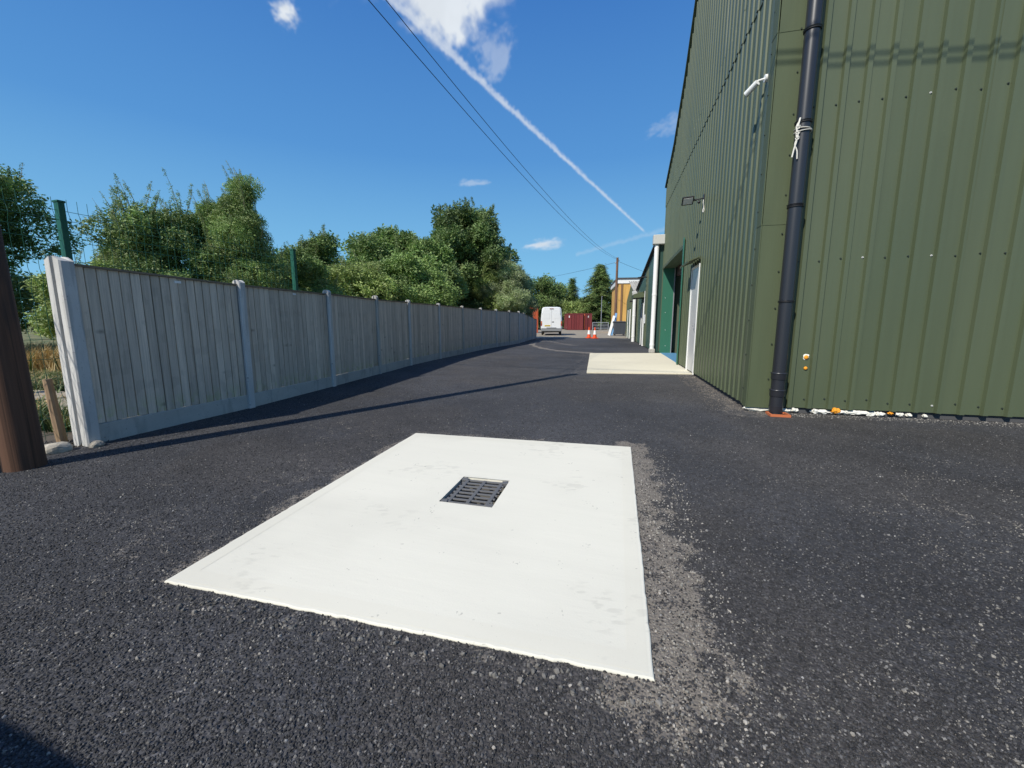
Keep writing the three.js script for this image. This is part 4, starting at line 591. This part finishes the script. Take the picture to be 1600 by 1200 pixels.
function broadleaf(name, label, p, w, h, low, o) {   // crown between low and h, w wide, made of uneven lobes
  const t = thing(name, label, o.cat ?? 'tree', p, 0, o.group), r = rngOf(o.seed), L = [], lobes = []; branches(t, h * .9, o.trunk ?? .12, w * (o.shape ? .26 : .40), o.seed + 1, 6, o.base ?? .2);
  const ch = h - low, K = Math.round((o.lobes ?? 26) * 1.9), d = o.depth ?? w;
  for (let i = 0; i < K; i++) { const v = Math.pow((i + r()) / K, .85), yy = low + ch * (.06 + .88 * v), env = o.shape ? o.shape(v) : Math.sqrt(Math.max(.05, 1 - Math.pow(Math.abs(v - .42) / .62, 2.2))), a = r() * 6.283, rad = (i % 4 ? Math.pow(r(), .42) : r() * .45) * env * .84, s = (.085 + .12 * r()) * Math.min(w, ch * 1.3) * (o.lobe ?? 1) * (1 - .35 * v); lobes.push([Math.cos(a) * rad * w / 2, Math.min(yy, h - s * .75), Math.sin(a) * rad * d / 2, s, .72 + .56 * r()]); }
  if (o.tips) for (const q of o.tips) lobes.push([...q, 1]);
  const tot = lobes.reduce((s, l) => s + l[3] * l[3], 0);
  for (const [x, y, z, s, tone] of lobes) { const n = Math.round(o.n * s * s / tot); for (let i = 0; i < n; i++) {
    const u = r() * 2 - 1, a = r() * 6.283, q = Math.sqrt(1 - u * u), rad = s * (.62 + .38 * Math.pow(r(), .55)) * (.80 + .55 * fbm(x + q * Math.cos(a) * 2.2 + 20, y + u * 2.2 + q * Math.sin(a) * 1.7 + 20, 3)), sx = x + q * Math.cos(a) * rad, sy = y + u * rad * .85, sz = z + q * Math.sin(a) * rad; if (sy < .05) continue;
    const k = (o.scale ?? 1) * (.7 + .6 * r()), col = o.col[Math.floor(r() * r() * o.col.length)], m = tone * (.7 + .6 * r());
    L.push({ p: [sx, sy, sz], r: [(r() - .5) * 1.6, r() * 6.283, (r() - .5) * 1.6], s: [k, k, k], c: col.map((c) => c * m) });
  } }
  const rt = [];   // sprigs that break the outline
  for (let i = 0; i < (o.sprigs ?? 0); i++) { const l = lobes[Math.floor(r() * lobes.length)]; if (l[1] < low + ch * .45) continue; const a = r() * 6.283, ln = (.35 + .6 * r()) * (o.sprigLen ?? 1), dx = Math.cos(a) * .35, dz = Math.sin(a) * .35, b = [l[0] + dx * l[3], l[1] + l[3] * .6, l[2] + dz * l[3]], e = [b[0] + dx * ln, b[1] + ln, b[2] + dz * ln]; rt.push(limb([b, [(b[0] + e[0]) / 2 + .04, (b[1] + e[1]) / 2, (b[2] + e[2]) / 2], e], .009, .003, 4)); for (let k = 0; k < Math.round(10 + ln * 16); k++) { const f = Math.pow(r(), .8), s = (o.scale ?? 1) * (.95 - .55 * f) * (.6 + .4 * r()), c = o.col[Math.floor(r() * o.col.length)], m = .7 + .5 * r(); L.push({ p: [lerp(b[0], e[0], f), lerp(b[1], e[1], f), lerp(b[2], e[2], f)], r: [r() * 3, r() * 6, r() * 3], s: [s, s, s], c: c.map((v) => v * m) }); } }
  if (rt.length) mesh('twigs', merge(rt), barkP, t).userData.kind = 'stuff';
  scatter('crown', CL[o.leaf ?? 'small'], o.mat ?? leafM, L, t); return t;
}
function conifer(name, label, p, h, w, seed, col, o = {}) {
  const t = thing(name, label, 'tree', p, 0, o.group), r = rngOf(seed), L = []; mesh('trunk', limb([[0, -.1, 0], [.05, h * .5, 0], [0, h * .97, 0]], h * .022, .02), barkM, t); const N = o.n ?? 90;
  for (let i = 0; i < N; i++) { const v = i / N, y = h * (.06 + .92 * v), len = w / 2 * Math.pow(1 - v, o.pow ?? .8) * (.6 + .55 * r()) + .12 * w * (1 - v) * .3 + .15, a = i * 2.4 + r(), k = Math.max(3, Math.round(len * (o.dens ?? 5))), tone = .65 + .6 * r(); for (let j = 0; j < k; j++) { const f = (j + .5) / k, x = Math.cos(a) * len * f, z = Math.sin(a) * len * f, droop = (o.droop ?? .12) * len * (f * f) - len * .22 * f * (1 - f) * 2, s = (o.scale ?? 1) * (.6 + .5 * r()) * (1.1 - .5 * f), c = col[Math.floor(r() * col.length)], m = tone * (.65 + .6 * r()); L.push({ p: [x + (r() - .5) * .3, y - droop, z + (r() - .5) * .3], r: [(r() - .5) * .7, r() * 6.28, (r() - .5) * .7], s: [s, s * .6, s], c: c.map((q) => q * m) }); } }
  scatter('crown', CL.needle, needleM, L, t); return t;
}
const OL = [[.235, .345, .10], [.29, .40, .13], [.18, .29, .08], [.37, .44, .17]], DK = [[.15, .235, .065], [.19, .28, .08], [.125, .205, .055], [.25, .32, .10]], GR = [[.22, .33, .09], [.27, .38, .115], [.17, .27, .075], [.34, .42, .15]], YL = [[.31, .40, .12], [.36, .44, .15], [.24, .34, .095], [.43, .47, .21]], SV = [[.40, .48, .24], [.46, .53, .31], [.32, .41, .18], [.55, .58, .40]];
const HG = 'trees and shrubs behind the board fence';
broadleaf('dark_tree', 'dark leafy tree at the far left edge behind the mesh fence', [-14.1, 0, -10.6], 4.6, 5.1, 1.3, { seed: 101, n: 10500, leaf: 'small', scale: 1.25, col: DK, lobes: 34, sprigs: 46, sprigLen: 1.1, trunk: .11, group: HG });
broadleaf('olive_shrub', 'broad olive green shrub with wispy top above the nearest fence panel', [-9.45, 0, -11.4], 3.3, 4.15, .7, { seed: 102, n: 9500, leaf: 'small', col: OL, lobes: 38, sprigs: 110, sprigLen: 1.15, trunk: .06, cat: 'shrub', group: HG });
broadleaf('olive_shrub', 'low olive shrub in the gap left of the big wispy shrub', [-9.7, 0, -9.9], 2.3, 2.55, .95, { seed: 112, n: 3800, leaf: 'small', col: YL, lobes: 20, sprigs: 40, sprigLen: .7, trunk: .04, cat: 'shrub', group: HG });
broadleaf('olive_shrub', 'mid height pointed olive shrub between wispy shrub and ivy clad tree', [-8.6, 0, -12.3], 2.3, 4.75, .2, { seed: 103, n: 6500, leaf: 'fine', col: OL, lobes: 28, sprigs: 60, sprigLen: .9, shape: (v) => 1.05 - .85 * v, trunk: .05, cat: 'shrub', group: HG });
broadleaf('ivy_clad_tree', 'tall pointed olive tree just left of the second green fence post', [-7.6, 0, -12.2], 3.3, 5.3, .2, { seed: 104, n: 12500, leaf: 'fine', col: [...OL, ...YL], lobes: 36, sprigs: 60, sprigLen: .75, shape: (v) => 1.1 - .95 * v, trunk: .08, group: HG });
broadleaf('small_tree', 'small dark green tree right of the second green fence post', [-7.75, 0, -17], 3.0, 4.65, .2, { seed: 105, n: 5200, leaf: 'small', scale: 1.3, col: [...DK, ...GR], lobes: 24, sprigs: 40, sprigLen: .7, shape: (v) => 1.05 - .7 * v, group: HG });
broadleaf('green_shrub', 'low yellow green shrub behind the third concrete post', [-6.4, 0, -17.2], 3.8, 3.5, .1, { seed: 106, n: 5200, leaf: 'small', scale: 1.3, col: YL, lobes: 22, sprigs: 10, cat: 'shrub', group: HG });
broadleaf('green_shrub', 'low mid green shrub behind the fourth concrete post', [-5.3, 0, -19.6], 5.0, 4.2, .1, { seed: 107, n: 7500, leaf: 'small', scale: 1.5, col: GR, lobes: 24, sprigs: 8, cat: 'shrub', group: HG });
broadleaf('green_shrub', 'fresh green shrub between the ivy clad tree and the second green post', [-7.2, 0, -14.2], 3.0, 3.6, .1, { seed: 161, n: 6000, leaf: 'small', scale: 1.1, col: GR, lobes: 24, sprigs: 30, sprigLen: .6, cat: 'shrub', group: HG });
broadleaf('round_tree', 'rounded fresh green tree left of the tall dark oak', [-6.9, 0, -23], 5.9, 6.05, .4, { seed: 108, n: 8800, leaf: 'big', col: GR, lobes: 34, sprigs: 40, sprigLen: .7, group: HG });
broadleaf('round_tree', 'lower bright green tree in front of the tall dark oak', [-4.5, 0, -22.4], 3.9, 5.4, .3, { seed: 118, n: 5600, leaf: 'big', scale: .9, col: GR, lobes: 28, sprigs: 30, sprigLen: .7, group: HG });
broadleaf('oak_tree', 'tall dark green oak tree that stands highest behind the fence', [-3.05, 0, -27], 7.2, 8.5, .5, { seed: 109, n: 12500, leaf: 'big', scale: .95, col: DK, lobes: 52, lobe: .8, sprigs: 50, sprigLen: .95, trunk: .25, shape: (v) => v < .35 ? 1 : Math.sqrt(Math.max(.06, 1 - Math.pow((v - .35) / .70, 2.0))), group: HG });
broadleaf('willow_tree', 'yellow olive willow on the right flank of the dark oak', [-1.75, 0, -27.0], 4.4, 6.7, .3, { seed: 110, n: 8200, leaf: 'willow', col: YL, lobes: 36, lobe: .85, sprigs: 50, sprigLen: .8, shape: (v) => 1.12 - .85 * v, group: HG });
broadleaf('silver_shrub', 'pale silvery green shrub overhanging the far end of the fence', [-.45, 0, -26.3], 4.4, 5.0, .2, { seed: 111, n: 11500, leaf: 'willow', scale: .95, col: SV, lobes: 34, lobe: .85, sprigs: 50, sprigLen: .6, shape: (v) => v < .42 ? .42 : 1.25 - .85 * v, cat: 'shrub', group: HG });
broadleaf('silver_shrub', 'pale silvery shrub hanging over the last fence panel near the van', [.62, 0, -30.2], 3.3, 4.6, .4, { seed: 121, n: 7500, leaf: 'willow', scale: .95, col: [...SV, ...GR], lobes: 22, sprigs: 30, sprigLen: .6, shape: (v) => v < .42 ? .45 : 1.2 - .8 * v, cat: 'shrub', group: HG });
const FG = 'trees at the back of the yard';
broadleaf('far_tree', 'dark leafy tree directly behind the white van roof', [5.2, 0, -74], 8.5, 8.9, .3, { seed: 131, n: 3600, leaf: 'far', col: DK.concat(GR), lobes: 30, group: FG, trunk: .2 });
broadleaf('far_tree', 'leafy tree above the maroon containers, left of the conifers', [8.8, 0, -80], 7, 8.2, .3, { seed: 132, n: 3000, leaf: 'far', col: GR, lobes: 26, group: FG, trunk: .2 });
broadleaf('far_tree', 'distant dark tree behind the silver shrub', [-1, 0, -66], 9, 7.8, .3, { seed: 133, n: 3000, leaf: 'far', col: DK, lobes: 26, group: FG, trunk: .2 });
conifer('conifer', 'smaller pointed dark conifer left of the big cedar', [10.9, 0, -76], 9.2, 7.0, 141, DK, { n: 120, scale: 1.25, group: FG });
conifer('cedar_tree', 'big spreading dark cedar beside the far utility pole', [15.0, 0, -71], 10.9, 9.0, 142, [...DK, ...DK, [.09, .115, .03]], { n: 190, scale: 1.4, dens: 6, pow: .62, droop: .05, group: FG });
broadleaf('far_shrub', 'yellow green shrubs just above the maroon containers', [10.2, 0, -71.5], 5.2, 4.6, .2, { seed: 134, n: 2000, leaf: 'far', scale: .8, col: YL, lobes: 18, cat: 'shrub', group: FG });
broadleaf('far_tree', 'dark mass of leaves at the foot of the cedar', [14.4, 0, -75], 9, 5.6, .1, { seed: 135, n: 2600, leaf: 'far', col: DK, lobes: 24, group: FG });
broadleaf('far_tree', 'dark tree partly hidden by the ochre building', [20.5, 0, -74], 8, 7, .1, { seed: 136, n: 2400, leaf: 'far', col: DK, lobes: 24, group: FG });
for (const [i, x, z, w, h] of [[0, -14, -24, 9, 5.0], [1, -20, -40, 12, 7], [2, -13, -48, 12, 7.5], [3, -7, -50, 9, 6.5]]) broadleaf('backing_tree', ['distant low tree line piece behind the small dark tree', 'distant tree far left beyond the field', 'distant tree beyond the rounded green tree', 'distant tree beyond the dark oak'][i], [x, 0, z], w, h, .1, { seed: 151 + i, n: 2600, leaf: 'far', scale: .8, col: GR, lobes: 24, group: 'distant trees beyond the field' });

// grass and weeds on the rough ground left of the fence
{
  const r = rngOf(61), blade = (n, h, seed) => { const q = rngOf(seed), V = []; for (let i = 0; i < n; i++) { const a = q() * 6.283, b = .5 + .7 * q(), w = .005 + .003 * q(), x = (q() - .5) * .12, z = (q() - .5) * .12, ln = h * (.5 + .6 * q()), dx = Math.cos(a), dz = Math.sin(a), A = [x - dz * w, 0, z + dx * w], B = [x + dz * w, 0, z - dx * w], C = [x + dx * ln * .25 * b + dz * w * .7, ln * .65, z + dz * ln * .25 * b - dx * w * .7], D = [x + dx * ln * .25 * b - dz * w * .7, ln * .65, z + dz * ln * .25 * b + dx * w * .7], T = [x + dx * ln * .65 * b, ln * .92, z + dz * ln * .65 * b]; V.push(...A, ...B, ...C, ...A, ...C, ...D, ...D, ...C, ...T); } const g = new THREE.BufferGeometry(); g.setAttribute('position', new THREE.Float32BufferAttribute(V, 3)); g.computeVertexNormals(); return g; };
  const L = [], dry = [[.62, .45, .20], [.70, .54, .27], [.50, .37, .16]], gr = [[.13, .19, .045], [.18, .22, .06], [.09, .14, .035]];
  for (let i = 0; i < 15000; i++) { const z = -4.3 - r() * 8.7, x = -4.7 + .25 * (-z - 4) - .25 - Math.pow(r(), .8) * 11, onPath = z < -5.15 && z > -7.35; if (onPath && r() > .03) continue; const tall = z < -9.4, c = (tall ? r() > .12 : r() > .8) ? dry : gr, k = tall ? 1.2 + .9 * r() : z > -5.2 ? .5 + .6 * r() : .25 + .35 * r(), q = c[Math.floor(r() * 3)], m = .7 + .5 * r(); L.push({ p: [x, -.045, z], r: [0, r() * 6.28, 0], s: [1 + k * .3, k, 1 + k * .3], c: q.map((v) => v * m) }); }
  scatter('rough_grass', blade(9, .42, 3), leafM, L).userData.label = 'dry straw and green grass behind the mesh fence';
  const W = []; for (let i = 0; i < 130; i++) { const k = .45 + .5 * r(), q = [[.14, .22, .05], [.2, .27, .08], [.11, .17, .04]][Math.floor(r() * 3)]; W.push({ p: [-4.62 - r() * 1.3, -.02 + r() * .09, -4.35 - r() * .75], r: [(r() - .5) * 1.3, r() * 6.28, 0], s: [k, k, k], c: q }); }
  scatter('weeds', leafClump(7, .085, .14, 12, .6), leafM, W).userData.label = 'bright green weeds at the foot of the mesh fence';
}

scene.traverse((o) => { if (o.isMesh) o.castShadow = o.receiveShadow = true; });
renderer.render(scene, camera);
